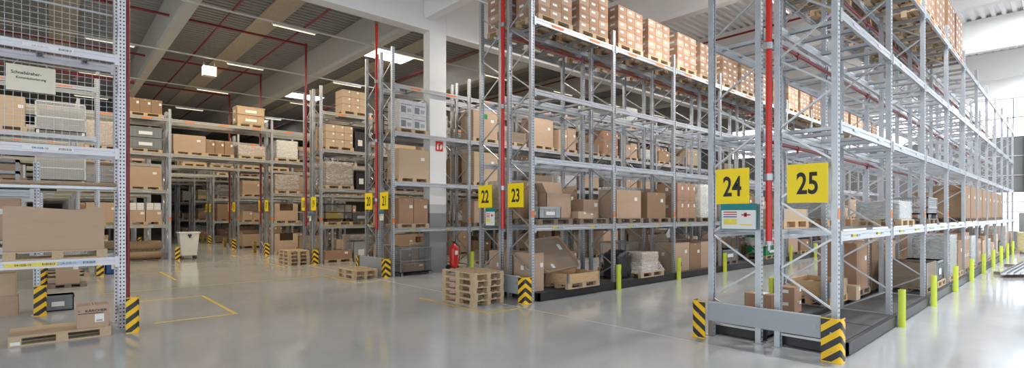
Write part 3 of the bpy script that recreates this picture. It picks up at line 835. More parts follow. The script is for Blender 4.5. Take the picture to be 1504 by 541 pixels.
for (p, v) in rest:
    x, y, z = p; h = .205; w = .19
    b.box(x - w, x + w, y - w, y + w, z, z + h, 'red brown cardboard')
    b.box(x + w, x + w + .002, y - .1, y + .05, z + .09, z + .15, 'paper label')
    b.box(x - .07, x + .07, y - w - .002, y - w, z + .09, z + .15, 'paper label')
o = obj('cartons', b); o['kind'] = 'stuff'; tag(o, 'remaining brown cartons stacked inside and along the top rack levels', 'cartons')

# ---------- row 23
x23 = -8.28 - W / 2; L1 = LV_R[0] + .068
for i, (y, nm) in enumerate(((8.95, 'first'), (10.42, 'second'), (12.02, 'third'), (13.5, 'fourth'), (15.1, 'fifth'), (16.55, 'sixth'), (18.2, 'seventh'), (19.6, 'eighth'))):
    pallet(x23, y, L1, 'pallet with paper labels, %s on the first beam level of row 23' % nm, 'old wood')
Z1 = L1 + .145
load('tote', -8.42, 8.72, Z1, 'grey plastic crate with two white labels at the front of row 23', .74, .28, .28, 'light grey plastic')
load('box', -8.95, 8.48, Z1, 'tall brown box behind the grey crate at the front of row 23', .5, .3, .85, 'dark cardboard')
load('open', -8.72, 9.35, Z1, 'open cardboard box with raised back flap beside the grey crate in row 23', .9, .30, .62, 'cardboard', flap=.3)
load('box', -8.5, 9.98, Z1, 'tiny cardboard box beside the open box in row 23', .3, .28, .18, 'pale cardboard')
load('box', -8.5, 10.29, Z1, 'flat tiny cardboard box next to the other tiny one in row 23', .3, .24, .14, 'pale cardboard')
load('box', -8.9, 10.75, Z1, 'medium cardboard box with one white label in row 23', .62, .4, .5, 'cardboard')
load('box', -8.62, 11.95, Z1, 'large plain cardboard box filling the third pallet of row 23', 1.15, .6, .78, 'cardboard')
load('box', -8.75, 13.55, Z1, 'grey-brown striped box on the fourth pallet of row 23', 1.0, .6, .76, 'dark cardboard')
slot(23, 'row 23', -8.28, 15.1, 1, L1, 4, 'stack', 1.1, 'red brown cardboard', pal=False, seed=2)
for o in list(scn.objects):
    if 'row 23, first level, fifth slot' in o.get('label', ''): o.location.z += .145
load('wrapped', x23, 16.55, Z1, 'white film-wrapped load on the sixth pallet of row 23', 1.1, .76, 1.1, 'white plastic')
load('box', x23, 18.2, Z1, 'brown cardboard box on the seventh pallet of row 23', 1.1, .76, .8, 'cardboard')
load('box', x23, 19.6, Z1, 'dark cardboard box on the eighth pallet of row 23', 1.1, .76, .9, 'dark cardboard')
# ground of row 23
t = thing('leaning_carton_lid', 'huge shallow cardboard lid leaning at a slant behind the wooden collar of row 23', 'lid', (-8.93, 9.47, .98), 0)
def rrect(a, c, r): return [(sx * (a - r) + r * math.cos(q), sy * (c - r) + r * math.sin(q)) for sx, sy, q0 in ((1, 1, 0), (-1, 1, 90), (-1, -1, 180), (1, -1, 270)) for q in [R(q0 + 22.5 * j) for j in range(5)]]
b = MB(); b.prism(rrect(.66, .5, .09), 'x', -.012, .012, 'lid cardboard')
o_, i_ = rrect(.67, .51, .095), rrect(.655, .495, .09); n = len(o_)
V = [(-.01, *p) for p in o_] + [(.07, *p) for p in o_] + [(-.01, *p) for p in i_] + [(.07, *p) for p in i_]
b.poly(V, [(i, (i + 1) % n, n + (i + 1) % n, n + i) for i in range(n)] + [(2 * n + i, 3 * n + i, 3 * n + (i + 1) % n, 2 * n + (i + 1) % n) for i in range(n)] + [(n + i, n + (i + 1) % n, 3 * n + (i + 1) % n, 3 * n + i) for i in range(n)], 'cardboard')
b.box(.013, .016, .38, .5, .1, .28, 'paper label').box(.013, .016, -.3, -.2, -.4, -.28, 'paper label')
lid = obj('lid_panel', b, t); lid.rotation_euler = (R(4), R(-42), 0)
pallet(-8.52, 9.78, BASE, 'pallet under the pale wooden collar at the front of row 23')
load('collar', -8.52, 9.78, BASE + .145, 'pale wooden collar crate with metal corners on the floor of row 23', 1.2, .8, .22, 'fresh wood')
load('box', -8.75, 8.47, BASE, 'upright brown box just behind the guard of row 23', .42, .6, .9, 'cardboard', lab=2)
load('box', -9.75, 8.62, BASE, 'tall brown carton on the floor at the front of row 22', .5, .7, .88, 'cardboard', lab=2)
load('box', -9.75, 9.3, BASE, 'second tall brown carton on the floor of row 22', .6, .7, .8, 'dark cardboard', lab=2)
slot(22, 'row 22', -9.34, 10.42, 0, BASE, 1, 'stack', .62, 'pale cardboard', seed=1)
o = obj('plastic_bag', film_mesh(.55, .5, .72, 5), None, (-8.75, 11.95, BASE)); o.data = o.data.copy(); o.data.materials.clear(); o.data.materials.append(MATS['foil bag'])
for v in o.data.vertices: v.co *= 1 + .06 * math.sin(v.co.z * 19 + v.co.y * 13) + .05 * math.sin(v.co.y * 27)
tag(o, 'crumpled black foil bag on the floor of row 23 beside the wrapped box', 'bag')
pallet(-8.6, 12.95, BASE, 'pallet under the translucent wrapped box on the floor of row 23')
o = load('wrapped', -8.6, 12.95, BASE + .145, 'cardboard box in glossy stretch film on its own pallet, floor of row 23', .82, .62, .55, 'cardboard', seed=2)
b = MB(); 
V = [(-.33, -.43, .28), (.33, -.43, .28), (.33, .43, .28), (-.33, .43, .28), (-.4, -.62, .0), (.42, -.62, .0), (.42, .62, .0), (-.4, .62, .0)]
b.poly(V, [(0, 1, 5, 4), (1, 2, 6, 5), (2, 3, 7, 6), (3, 0, 4, 7)], 'film'); obj('film_skirt', b, o)
load('box', -8.75, 14.9, BASE, 'large brown box on the floor of row 23 behind the wrapped box', 1.0, .7, .9, 'cardboard', lab=2)
load('box', -8.75, 15.78, BASE, 'second large brown box on the floor of row 23', .7, .7, .85, 'dark cardboard')
load('box', -8.75, 16.72, BASE, 'third large brown box on the floor of row 23', 1.1, .7, .88, 'cardboard')
# green and white drink crates
for i, zz in enumerate((0, .36, .72)):
    o = load('tote', -8.7, 21.9, BASE + .145 + zz, '%s crate of the green and white stack in row 23, seen past row 24' % ('bottom green', 'middle white', 'top green')[i], 1.15, .76, .35, ('green plastic', 'white plastic', 'green plastic')[i])
    if i == 1: obj('red_emblem', MB().box(.39, .395, -.42, -.2, .08, .26, 'red label').box(.39, .395, .1, .3, .08, .26, 'red label'), o)
pallet(-8.7, 21.9, BASE, 'pallet under the green and white crate stack in row 23')
fill(23, -8.28, 8.15, 6, 20, LV_R, [0], .8, 1.0, BASE, taken=((8, 0), (9, 0)))
fill(23, -8.28, 8.15, 8, 20, LV_R, [1], .85)
fill(22, -9.34, 8.15, 3, 20, LV_R, [0], .9, 1.0, BASE)
fill(22, -9.34, 8.15, 0, 20, LV_R, [1], .9, .95)

# ---------- rows 24 and 25
x25 = -2.2 - W / 2; x24 = -3.24 - W / 2
for i, (xx, y, nm) in enumerate(((-3.95, 10.15, 'left'), (-3.62, 10.3, 'middle'))): pass
load('box', -4.0, 10.05, BASE, 'low cardboard box with a white sheet on the deck of row 24', .34, .5, .3, 'red brown cardboard')
load('box', -3.56, 10.2, BASE, 'lower of two stacked labelled cartons on the deck behind the barrier', .36, .3, .23, 'red brown cardboard', lab=2)
load('box', -3.56, 10.2, BASE + .232, 'upper of two stacked labelled cartons on the deck behind the barrier', .36, .3, .23, 'red brown cardboard', lab=2)
tag(obj('paper_sheet', MB().box(-.1, .1, -.13, .13, 0, .004, 'paper label'), None, (-4.0, 10.05, BASE + .303)), 'white paper sheet on the low box behind the barrier', 'paper')
pallet(-3.6, 11.9, BASE, 'pallet under the deep wooden collar crate behind the barrier', 'fresh wood')
load('collar', -3.6, 11.9, BASE + .145, 'wooden collar crate with brown paper inside behind the barrier', 1.15, .78, .32, 'fresh wood')
tag(obj('kraft_paper', film_mesh(1.0, .6, .2, 9), None, (-3.6, 11.9, BASE + .16)), 'crumpled brown kraft paper inside the collar crate', 'paper'); scn.objects[-1]
po = [o for o in scn.objects if o.name.startswith('kraft_paper')][0]; po.data = po.data.copy(); po.data.materials.clear(); po.data.materials.append(MATS['kraft paper'])
load('box', -3.2, 12.62, BASE, 'small pale carton right of the collar crate in row 25', .3, .3, .3, 'pale cardboard')
load('box', x24 + .1, 13.48, BASE + .145, 'big brown carton with a torn white sheet in row 24', .9, .76, 1.0, 'red brown cardboard', lab=2)
pallet(x24 + .1, 13.48, BASE, 'pallet under the big carton with the torn sheet in row 24', 'old wood')
load('box', x24, 15.2, BASE, 'dark brown carton farther back in row 24', .9, .76, 1.1, 'dark cardboard', lab=2)
pallet(x25, 15.2, BASE, 'pallet under the slatted wooden crate in row 25', 'old wood')
load('collar', x25, 15.2, BASE + .145, 'slatted wooden crate on the deck of row 25 between the post protectors', 1.15, .8, .55, 'old wood')
load('tote', x25, 16.6, BASE + .145, 'dark grey plastic crate with lettering on the deck of row 25', .8, .7, .5, 'grey plastic')
pallet(x25, 16.6, BASE, 'pallet under the dark grey crate in row 25', 'pallet wood')
load('wrapped', x25, 18.4, BASE + .145, 'large grey film-wrapped load on the deck of row 25', 1.15, .78, 1.1, 'grey plastic', seed=3)
pallet(x25, 18.4, BASE, 'pallet under the large grey wrapped load in row 25')
load('box', x25, 19.7, BASE + .145, 'brown box beside the grey wrapped load in row 25', .8, .78, .9, 'dark cardboard')
pallet(x25, 19.7, BASE, 'pallet under the brown box beside the grey wrapped load in row 25')
fill(25, -2.2, 8.15, 8, 20, LV_R, [0], .85, 1.1, BASE)
fill(24, -3.24, 8.15, 5, 20, LV_R, [0], .75, 1.1, BASE)
# level one of 24/25
for i, y in enumerate((9.7, 11.95, 13.5)):
    pallet(x24 if i < 2 else x24, y, L1, 'pallet %s on the first beam level of row 24' % ('nearest the front' if i == 0 else 'second from the front' if i == 1 else 'third from the front'), 'fresh wood')
load('collar', x24, 9.7, Z1, 'wooden collar on the first level of row 24 behind sign 25', 1.15, .78, .2, 'pallet wood')
load('wrapped', x24, 11.95, Z1, 'low film-wrapped bale on the first level of row 24', 1.1, .76, .38, 'light grey plastic', seed=2)
load('wrapped', x25, 12.7, Z1, 'translucent wrapped bundle on the first level of row 25', 1.05, .7, .36, 'light grey plastic', seed=3)
pallet(x25, 12.7, L1, 'pallet under the translucent bundle on the first level of row 25')
load('mesh', x25, 15.5, Z1, 'open mesh crate on the first level of row 25', 1.15, .76, .5, 'grey metal')
pallet(x25, 15.5, L1, 'pallet under the mesh crate on the first level of row 25', 'old wood')
for i in range(8):
    y = 8.15 + 3.07 * (4 + i // 2) + (.8 if i % 2 == 0 else 2.25)
    pallet(x25, y, L1, 'pallet under the %s big box far along the first level of row 25' % ORD[i], 'old wood')
    load('box', x25, y, Z1, 'big brown box, %s of the far row on the first level of row 25' % ORD[i], 1.32, .78, 1.0, 'dark cardboard')
fill(24, -3.24, 8.15, 8, 20, LV_R, [1], .7, 1.0)

# ---------- rows 20 and 21
x21 = -14.65 - W / 2; Lz = [z + .068 for z in LV_L]
def named(row, x, y, z, kind, plabel, label, w=1.1, d=.76, h=.8, m='cardboard', pm='pallet wood', **kw):
    pallet(x, y, z, plabel, pm); return load(kind, x, y, z + .145, label, w, d, h, m, **kw)
named(21, x21, 8.92, Lz[0], 'box', 'pallet under the two tall boxes in row 21', 'left one of two tall boxes in row 21 beside the column', .54, .7, .82, 'red brown cardboard')
[o for o in scn.objects if o.get('label', '') == 'left one of two tall boxes in row 21 beside the column'][0].location.y = 8.66
load('box', x21, 9.22, Lz[0] + .145, 'right one of two tall boxes in row 21 beside the column', .54, .7, .82, 'red brown cardboard')
named(21, x21, 8.95, Lz[1], 'box', 'pallet under the large brown box left of the column', 'large plain brown box with a white label left of the column', 1.15, .76, .95, 'pale cardboard', lab=1)
pallet(x21, 8.9, Lz[2], 'pallet under the four printed boxes in row 21')
for i in range(2):
    for j in range(2):
        o = obj('printed_box', cbox_mesh(.5, .76, .46, 'printed sleeve', False, 0), None, (x21, 8.65 + .51 * i, Lz[2] + .145 + .465 * j))
        tag(o, '%s %s printed white box of the four high in row 21' % (('lower', 'upper')[j], ('left', 'right')[i]), 'box', 'printed boxes in row 21')
        q = MB().box(.381, .384, -.2, -.02, .05, .26, 'grey plastic').box(.381, .384, -.21, .2, .3, .33, 'grey plastic').box(.381, .384, .03, .18, .08, .2, 'light grey plastic')
        obj('printed_picture', q, o)
# ground: grey mesh container
o = load('mesh', x21 + .1, 8.95, 0, 'grey metal mesh container on the floor left of the column', 1.2, .8, .92, 'grey metal')
load('box', x21 + .1, 9.0, .14, 'flat brown box lying inside the grey mesh container', .7, .5, .22, 'dark cardboard')
load('tote', -16.1, 8.85, Lz[3], 'dark crate hanging over the top of row 20', .9, .6, .3, 'grey plastic')
load('mesh', -16.12, 8.95, Lz[2], 'tall mesh crate high in row 20', 1.15, .76, 1.0, 'black plastic')
load('mesh', -16.12, 8.95, Lz[1], 'dark mesh crate below the tall one in row 20', 1.15, .76, .9, 'black plastic')
named(21, x21, 12.0, Lz[2], 'box', 'pallet under the big box with a green sticker', 'big brown box with a green sticker high in row 21', 1.15, .76, 1.0, 'cardboard')
st = [o for o in scn.objects if o.get('label', '') == 'big brown box with a green sticker high in row 21'][0]
obj('green_sticker', MB().box(.382, .385, -.1, .08, .72, .9, 'green plastic'), st)
taken = {(0, 0), (0, 1), (0, 2), (0, 3), (1, 0), (1, 1), (1, 2), (1, 3), (2, 3)}
fill(21, -14.65, 8.15, 2, 16, LV_L, [0, 1, 2, 3], .88, 1.1, 0, taken)
fill(20, -15.7, 8.15, 0, 12, LV_L, [0, 1, 2, 3], .6, 1.0, 0, {(0, 2), (0, 3)})
fill(21, -14.65, 8.15, 5, 10, LV_L, [4], .5, .9)

# ---------- rows 18 and 19
x19 = -20.5 - W / 2
pallet(x19, 8.95, Lz[2], 'pallet under the labelled cartons high in row 19')
for i in range(3):
    for j in range(3):
        load('box', x19, 8.55 + .39 * i, Lz[2] + .145 + .3 * j, '%s column, %s layer of labelled cartons high in row 19' % (ORD[i], ORD[j]), .38, .7, .29, 'pale cardboard', lab=2, group='labelled cartons high in row 19')
load('tote', x19, 9.85, Lz[2], 'black crate beside the labelled cartons in row 19', .5, .7, .85, 'black plastic')
named(19, x19, 8.95, Lz[1], 'wrapped', 'pallet under the brown wrapped load in row 19', 'tall brown wrapped load below the labelled cartons in row 19', 1.12, .76, .98, 'dark cardboard')
load('tote', x19, 9.9, Lz[1], 'black crate beside the brown wrapped load in row 19', .5, .7, .8, 'black plastic')
o = named(19, x19, 8.9, Lz[0], 'mesh', 'pallet under the mesh crate of yellow parts in row 19', 'mesh crate of yellow machine parts on the first level of row 19', 1.2, .76, .75, 'black plastic')
load('box', x19, 8.75, Lz[0] + .28, 'yellow machine part inside the mesh crate in row 19', .7, .5, .3, 'yellow machine')
named(19, x19, 8.9, 0, 'box', 'pallet under the brown bale on the floor of row 19', 'low brown bale on a pallet on the floor of row 19', 1.15, .76, .34, 'red brown cardboard')
load('tote', x19, 9.9, 0, 'grey metal crate on the floor of row 19', .7, .7, .85, 'light grey plastic')
for i in range(3):
    for j in range(3):
        load('box', x19, 9.25 + .38 * i, Lz[3] + .145 + .3 * j, '%s column, %s layer of foil-covered cartons on top of row 19' % (ORD[i], ORD[j]), .37, .7, .29, 'pale cardboard', group='cartons on top of row 19')
pallet(x19, 9.63, Lz[3], 'pallet on top of row 19 under the cartons')
fill(19, -20.5, 8.15, 2, 10, LV_L, [0, 1, 2, 3], .85, 1.1)
fill(18, -21.55, 8.15, 0, 8, LV_L, [0, 1, 2, 3], .7, 1.1)

# ---------- rows 16 and 17, and the bridge and near-side racks
x17 = -26.7 - W / 2
named(17, x17, 8.85, 0, 'open', 'pallet under the lower cut-out box in row 17', 'cardboard box with a square cut-out on the floor of row 17', 1.15, .76, .9, 'cardboard', cut=.35, flap=0)
named(17, x17, 8.85, Lz[0], 'open', 'pallet under the upper cut-out box in row 17', 'cardboard box with a square cut-out on the first level of row 17', 1.15, .76, .85, 'cardboard', cut=.35, flap=0)
named(17, x17, 8.9, Lz[1], 'wrapped', 'pallet under the wrapped flat load in row 17', 'film-wrapped flat load on the second level of row 17', 1.15, .76, .8, 'dark cardboard')
named(17, x17, 8.9, Lz[2], 'wrapped', 'pallet under the white wrapped load in row 17', 'white film-wrapped load on the third level of row 17', 1.0, .76, .9, 'white plastic', seed=2)
load('mesh', x17, 9.75, Lz[2], 'black crate beside the white wrapped load in row 17', .6, .7, .6, 'black plastic')
fill(17, -26.7, 8.15, 2, 8, LV_L, [0, 1, 2, 3], .85, 1.1)
fill(16, -27.75, 8.15, 0, 6, LV_L, [0, 1, 2, 3], .8, 1.1)
z = Lz[2]
named(0, x17, 4.66, z, 'box', 'pallet under the big box on the bridge', 'big brown box at the left end of the nearest bridge', 1.25, .76, .75, 'cardboard')
pallet(x17, 5.85, z, 'pallet under three boxes on the bridge')
for i in range(3): load('box', x17, 5.48 + .38 * i, z + .145, '%s of three upright boxes in the middle of the nearest bridge' % ('first', 'second', 'last')[i], .36, .7, .6, 'dark cardboard')
named(0, x17, 7.25, z, 'wrapped', 'pallet under the wrapped load on the bridge', 'flat film-wrapped load at the right end of the nearest bridge', 1.2, .76, .5, 'cardboard')
for i in range(2): load('tote', x17, 7.2, Lz[3] + .145 + .42 * i, '%s long beige crate on top of the nearest bridge' % ('lower', 'upper')[i], 1.25, .76, .41, 'hardboard sheet')
pallet(x17, 7.2, Lz[3], 'pallet on top of the nearest bridge')
YM = 3.9 - 3.07 + 2.2
pallet(x17, YM, Lz[0], 'pallet under the two boxes of booklets beside the bin'); pallet(x17, YM, Lz[1], 'pallet under the plain brown box above the booklets'); pallet(x17, YM, Lz[2], 'pallet under the long grey crates above'); pallet(x17, YM, Lz[3], 'pallet on top of the near rack left of the bridge')
for i in range(2):
    yb = YM - .3 + .6 * i
    load('box', x17, yb, Lz[0] + .145, '%s brown box with white booklets on top, near the bin' % ('left', 'right')[i], .57, .7, .5, 'cardboard')
    for q in range(3):
        for s in range(2):
            tag(obj('booklet_pile', MB().box(-.12, .12, -.12, .12, 0, .095, 'paper label').box(.12, .122, -.12, .12, .045, .05, 'ink'), None, (x17 + .2, yb - .13 + .26 * s, Lz[0] + .65 + .1 * q)),
                'white booklet pile, %s layer, %s side, on the %s box near the bin' % (ORD[q], ('left', 'right')[s], ('left', 'right')[i]), 'booklets', 'white booklet piles')
load('box', x17, YM, Lz[1] + .145, 'plain brown box on the second level left of the bridge', 1.15, .76, .85, 'cardboard')
for i in range(2): load('tote', x17, YM, Lz[2] + .145 + .47 * i, '%s long grey crate on the third level left of the bridge' % ('lower', 'upper')[i], 1.2, .76, .46, 'grey plastic')
for i in range(3): load('box', x17, YM - .4 + .4 * i, Lz[3] + .145, '%s brown carton on top of the near rack left of the bridge' % ORD[i], .39, .7, .6, 'dark cardboard', lab=2)
for i in range(2):
    t = thing('wrapped_roll', '%s wrapped roll on the floor beside the white bin' % ('lower', 'upper')[i], 'roll', (x17, YM, .24 + .42 * i))
    obj('roll_body', MB().tube([(0, -.6, 0), (0, -.56, 0), (0, .56, 0), (0, .6, 0)], [.17, .2, .2, .17], 'kraft paper', 16), t)
    obj('roll_core', MB().tube([(0, -.605, 0), (0, -.60, 0)], .07, 'black plastic', 12), t)
pallet(x17, YM, 0, 'flat skid under the wrapped rolls', 'old wood').scale = (1, 1, .28)
fill(0, -26.7, 3.9 - 3.07, 0, 1, LV_L, [0, 1, 2, 3], 1, 1.0, name='bin-side rack')
fill(0, -27.75, 3.9 - 3.07, 0, 2, LV_L, [0, 1, 2, 3], .8, 1.0, name='rack behind bin')
for n, xf in FAR[2:]:
    fill(n, xf, 8.15, 0, 4, LV_L, [0, 1, 2, 3], .8, 1.0)
    if n in (15, 13, 11): fill(n, xf, 3.9 - 3.07, 0, 2, LV_L, [0, 1, 2, 3], .75, 1.0, name='near-side rack %d' % n)
for n, xf in FAR[1:4]:
    for i, yb in enumerate((4.6, 5.95, 7.3)):
        for zz, q in ((Lz[2], 'lower'), (Lz[3], 'upper')):
            if rg.random() < .6:
                pallet(xf - W / 2, yb, zz, 'pallet %s on the %s bridge level in line with row %d' % (ORD[i], q, n), 'pallet wood')
                if q == 'lower': load(rg.choice(('box', 'wrapped', 'box')), xf - W / 2, yb, zz + .145, 'load %s on the %s bridge level in line with row %d' % (ORD[i], q, n), 1.1, .76, .6, rg.choice(('cardboard', 'dark cardboard', 'pale cardboard')), group='loads on the bridges')

# ---------- left foreground
xa = -11.15 - W / 2
pallet(xa, .09, LVA[0] + .068, 'pallet under the huge flat-sided cardboard box on the nearest rack', 'pallet wood', L=1.28)
def wavy_box():
    b = MB(); w, d, h = 1.24, .74, .70; n = 24
    top = [(-w / 2 + w * i / n, h + .018 * math.sin(i / n * 7.5 + .6) - .03 * math.exp(-((i / n - .72) / .12) ** 2)) for i in range(n + 1)]
    prof = [(-w / 2, 0)] + top + [(w / 2, 0)]
    b.prism(prof, 'x', -d / 2, d / 2, 'cardboard'); return b
tag(obj('cardboard_box', wavy_box(), None, (xa, .07, LVA[0] + .215)), 'huge plain cardboard box with a wavy top on the nearest rack', 'box')
# pallet with sheet and box
pallet(-11.12, .14, 0, 'long pallet on the floor under the nearest rack, topped with a board', 'pallet wood', L=1.22)
tag(obj('board_sheet', MB().box(-.4, .4, -.61, .61, 0, .012, 'hardboard sheet'), None, (-11.12, .14, .146)), 'thin brown board lying on the floor pallet at the left', 'board')
o = tag(obj('cardboard_box', cbox_mesh(.40, .34, .36, 'cardboard', True, 0), None, (-10.93, .52, .159)), 'cardboard box with black brand lettering on the floor pallet', 'box')
obj('lettering', text_mesh('KÄRCHER', .045, 'ink', 1.25, bold=.03), o, (.1715, .04, .275), SIDE)
obj('printed_stripe', MB().box(.1705, .1712, -.19, .13, .225, .236, 'ink').box(.1705, .1712, -.19, -.165, .26, .29, 'grey plastic'), o)
obj('shipping_label', MB().box(.1705, .172, .02, .14, .08, .21, 'paper label').box(.172, .1725, .04, .12, .095, .105, 'ink').box(.172, .1725, .04, .12, .115, .120, 'ink'), o)
obj('pallet_tag', MB().box(0, .002, -.09, .02, .02, .07, 'paper label'), [p for p in scn.objects if p.get('label', '').startswith('long pallet on the floor')][0], (.401, -.5, 0))
load('tote', -14.35, .12, 0, 'grey plastic crate with a white label on the floor left of the branded box', .5, .36, .32, 'grey plastic')
load('box', -14.35, -.85, 0, 'lower brown carton at the far left edge on the floor', .75, .55, .40, 'cardboard', lab=0)
load('box', -14.35, -.87, .402, 'upper brown carton at the far left edge', .72, .55, .44, 'pale cardboard', lab=0)
load('box', -18.8, .36, .10, 'brown carton on a pallet beyond the grey crate', .5, .5, .62, 'cardboard', lab=2)
pallet(-18.8, .36, 0, 'flat pallet under the brown carton beyond the grey crate', 'old wood', L=.8, D=.7).scale = (1, 1, .66)
load('tote', -21.95, 1.62, 0, 'blue plastic box beside the small chevron guard', .5, .5, .55, 'blue plastic')
x = -21.3 - W / 2; Lc = [q + .068 for q in LVC]
for i, zc in enumerate((Lc[1], Lc[2])):
    o = load('mesh', x, .25, zc, 'light wire mesh crate %s behind the mesh panel' % ('lower', 'upper')[i], 1.2, .78, 1.0 if i else .95, 'mesh wire white', dense=True)
    load('box', x, .25, zc + .14, 'grey load inside the %s light mesh crate' % ('lower', 'upper')[i], 1.0, .5, .6, 'light grey plastic', lab=0)
fill(0, -21.3, 1.15 - 6.14, 2, 3, LVC, [1, 2, 3], 1, .9, name='mesh-crate rack')
fill(0, -21.3, 1.15 - 6.14, 3, 4, LVC, [0, 1], 1, .9, name='mesh-crate rack')
fill(0, -13.8, -3.27, 0, 2, [1.3, 2.42], [1], 1, .8, name='low rack')
# second, deeper rows behind on the left so the aisle closes
for xf, q in ((-27.75, 'a'),):
    pass
t = thing('green_roll', 'long dark green roll with white tags across the low rack', 'roll', (-14.1, -1.25, 2.56))
obj('roll_body', MB().tube([(0, -1.7, 0), (0, 1.0, 0)], .075, 'dark green fabric', 14).tube([(0, 1.0, 0), (0, 1.35, 0)], .078, 'black plastic', 14), t)
obj('tag', MB().tube([(0, .2, 0), (0, .32, 0)], .08, 'paper label', 14).tube([(0, .95, 0), (0, 1.02, 0)], .08, 'paper label', 14), t)
t = thing('pipe_bundle', 'bundle of thin beige rods lying above the low rack', 'rods', (-11.6, .0, LVA[1] - .58))
b = MB(); r2 = random.Random(5)
for i in range(9): b.tube([(r2.uniform(-.1, .1), -1.8, .02 + i % 3 * .022), (r2.uniform(-.1, .1), .88, .02 + i % 3 * .022)], .011, 'hardboard sheet', 6)
obj('rod', b, t)
b = MB().box(-.2, .2, -2.1, .9, -.05, -.005, 'beam steel'); obj('carrier_shelf', b, t)
t = thing('machine_frame', 'grey machine frame at the left edge above the huge box', 'frame', (-12.6, -.75, 3.06 - .55))
b = MB()
for z in (0, .2, .4): b.box(-.25, .25, -.4, .35, z, z + .05, 'light grey plastic')
for y in (-.4, 0, .3): b.box(-.25, .25, y, y + .05, 0, .45, 'light grey plastic')
obj('frame_body', b, t)

# ---------- loose things in the aisle
for i in range(5):
    pallet(-9.32 + (.02 if i % 2 else 0), 7.22 - (.01 * (i % 2)), .1445 * i, '%s of five pallets in the near stack in front of row 22' % ('bottom', 'second', 'middle', 'fourth', 'top')[i], 'pallet wood', R(90) + R((0, 1, -.8, .6, -.3)[i]), D=.86, L=1.2, group='near pallet stack')
for i in range(2):
    pallet(-15.35, 7.25, .1445 * i, '%s of two pallets in front of row 21' % ('lower', 'upper')[i], 'pallet wood', R(90 + i), group='pallets in front of row 21')
for i in range(4):
    pallet(-21.2, 7.3, .1445 * i, '%s of four pallets in the stack in front of row 18' % ('bottom', 'second', 'third', 'top')[i], 'pallet wood', R(90 + (0, 1, 0, -1)[i]), group='far pallet stack')
# white wheeled bin
t = thing('wheeled_bin', 'white four-wheeled plastic waste bin standing in the cross aisle', 'bin', (-26.95, 4.9, 0))
b = MB(); 
def frus(b, z0, z1, a0, c0, a1, c1, m):
    V = [(-a0, -c0, z0), (a0, -c0, z0), (a0, c0, z0), (-a0, c0, z0), (-a1, -c1, z1), (a1, -c1, z1), (a1, c1, z1), (-a1, c1, z1)]
    b.poly(V, [(0, 3, 2, 1), (4, 5, 6, 7), (0, 1, 5, 4), (1, 2, 6, 5), (2, 3, 7, 6), (3, 0, 4, 7)], m)
frus(b, .16, 1.16, .32, .42, .42, .55, 'white plastic'); obj('bin_body', b.mesh('bin_body', .015), t)
b = MB(); b.box(-.45, .45, -.6, .6, 1.16, 1.22, 'white plastic'); obj('rim', b.mesh('rim', .01), t)
b = MB(); b.box(.44, .48, -.1, .1, 1.03, 1.12, 'black plastic').tube([(.47, 0, .96), (.47, 0, 1.04)], .05, 'black plastic'); obj('lock', b, t)
for sx in (-1, 1):
    for sy in (-1, 1):
        w = obj('wheel', MB().tube([(sx * .26 - .02, sy * .36, .08), (sx * .26 + .02, sy * .36, .08)], .08, 'black plastic', 14), t)
        obj('fork', MB().box(sx * .26 - .03, sx * .26 + .03, sy * .36 - .02, sy * .36 + .02, .08, .17, 'grey metal'), w)
t.scale = (.8, .70, 1); t.location = (-26.9, 4.62, 0)
# extinguisher trolley
t = thing('fire_extinguisher', 'large red wheeled fire extinguisher beside the column', 'fire extinguisher', (-14.38, 10.33, 0))
prof = [(.0, .16), (.10, .17), (.145, .24), (.15, .3), (.15, .82), (.13, .9), (.07, .96), (.04, 1.0)]
b = MB(); b.tube([(0, 0, z) for r, z in prof], [r for r, z in prof], 'red paint', 18); obj('cylinder', b, t)
obj('valve', MB().tube([(0, 0, 1.0), (0, 0, 1.07)], .03, 'black plastic').box(-.02, .02, -.08, .06, 1.05, 1.08, 'black plastic'), t)
obj('hose', MB().tube([(0, .05, 1.03), (.05, .2, .9), (.05, .22, .6), (.02, .19, .3)], .013, 'black plastic', 8), t)
for s in (-1, 1): obj('wheel', MB().tube([(-.08, s * .19, .14), (-.08, s * .15, .14)], .14, 'black plastic', 18), t)
obj('instruction_label', MB().box(.149, .153, -.06, .06, .62, .76, 'paper label'), t)
# long metal beams lying on the floor at the right
for i in range(4):
    t = obj('steel_profile', MB().prism([(-.06, 0), (.06, 0), (.06, .01), (-.05, .01), (-.05, .08), (-.06, .08)], 'y', 0, 6.5, 'galvanised steel'), None, (-1.5 + .14 * i, 22.2 + .2 * i, .1), (0, 0, R(-2)))
    tag(t, '%s long grey steel profile lying on wooden blocks right of row 25' % ORD[i], 'steel profile', 'steel profiles on the floor')
for i, y in enumerate((23.4, 27.3)):
    tag(obj('wooden_block', MB().box(-.6, .6, -.06, .06, 0, .1, 'old wood'), None, (-1.2, y, 0)), '%s wooden block under the steel profiles' % ('near', 'far')[i], 'block')
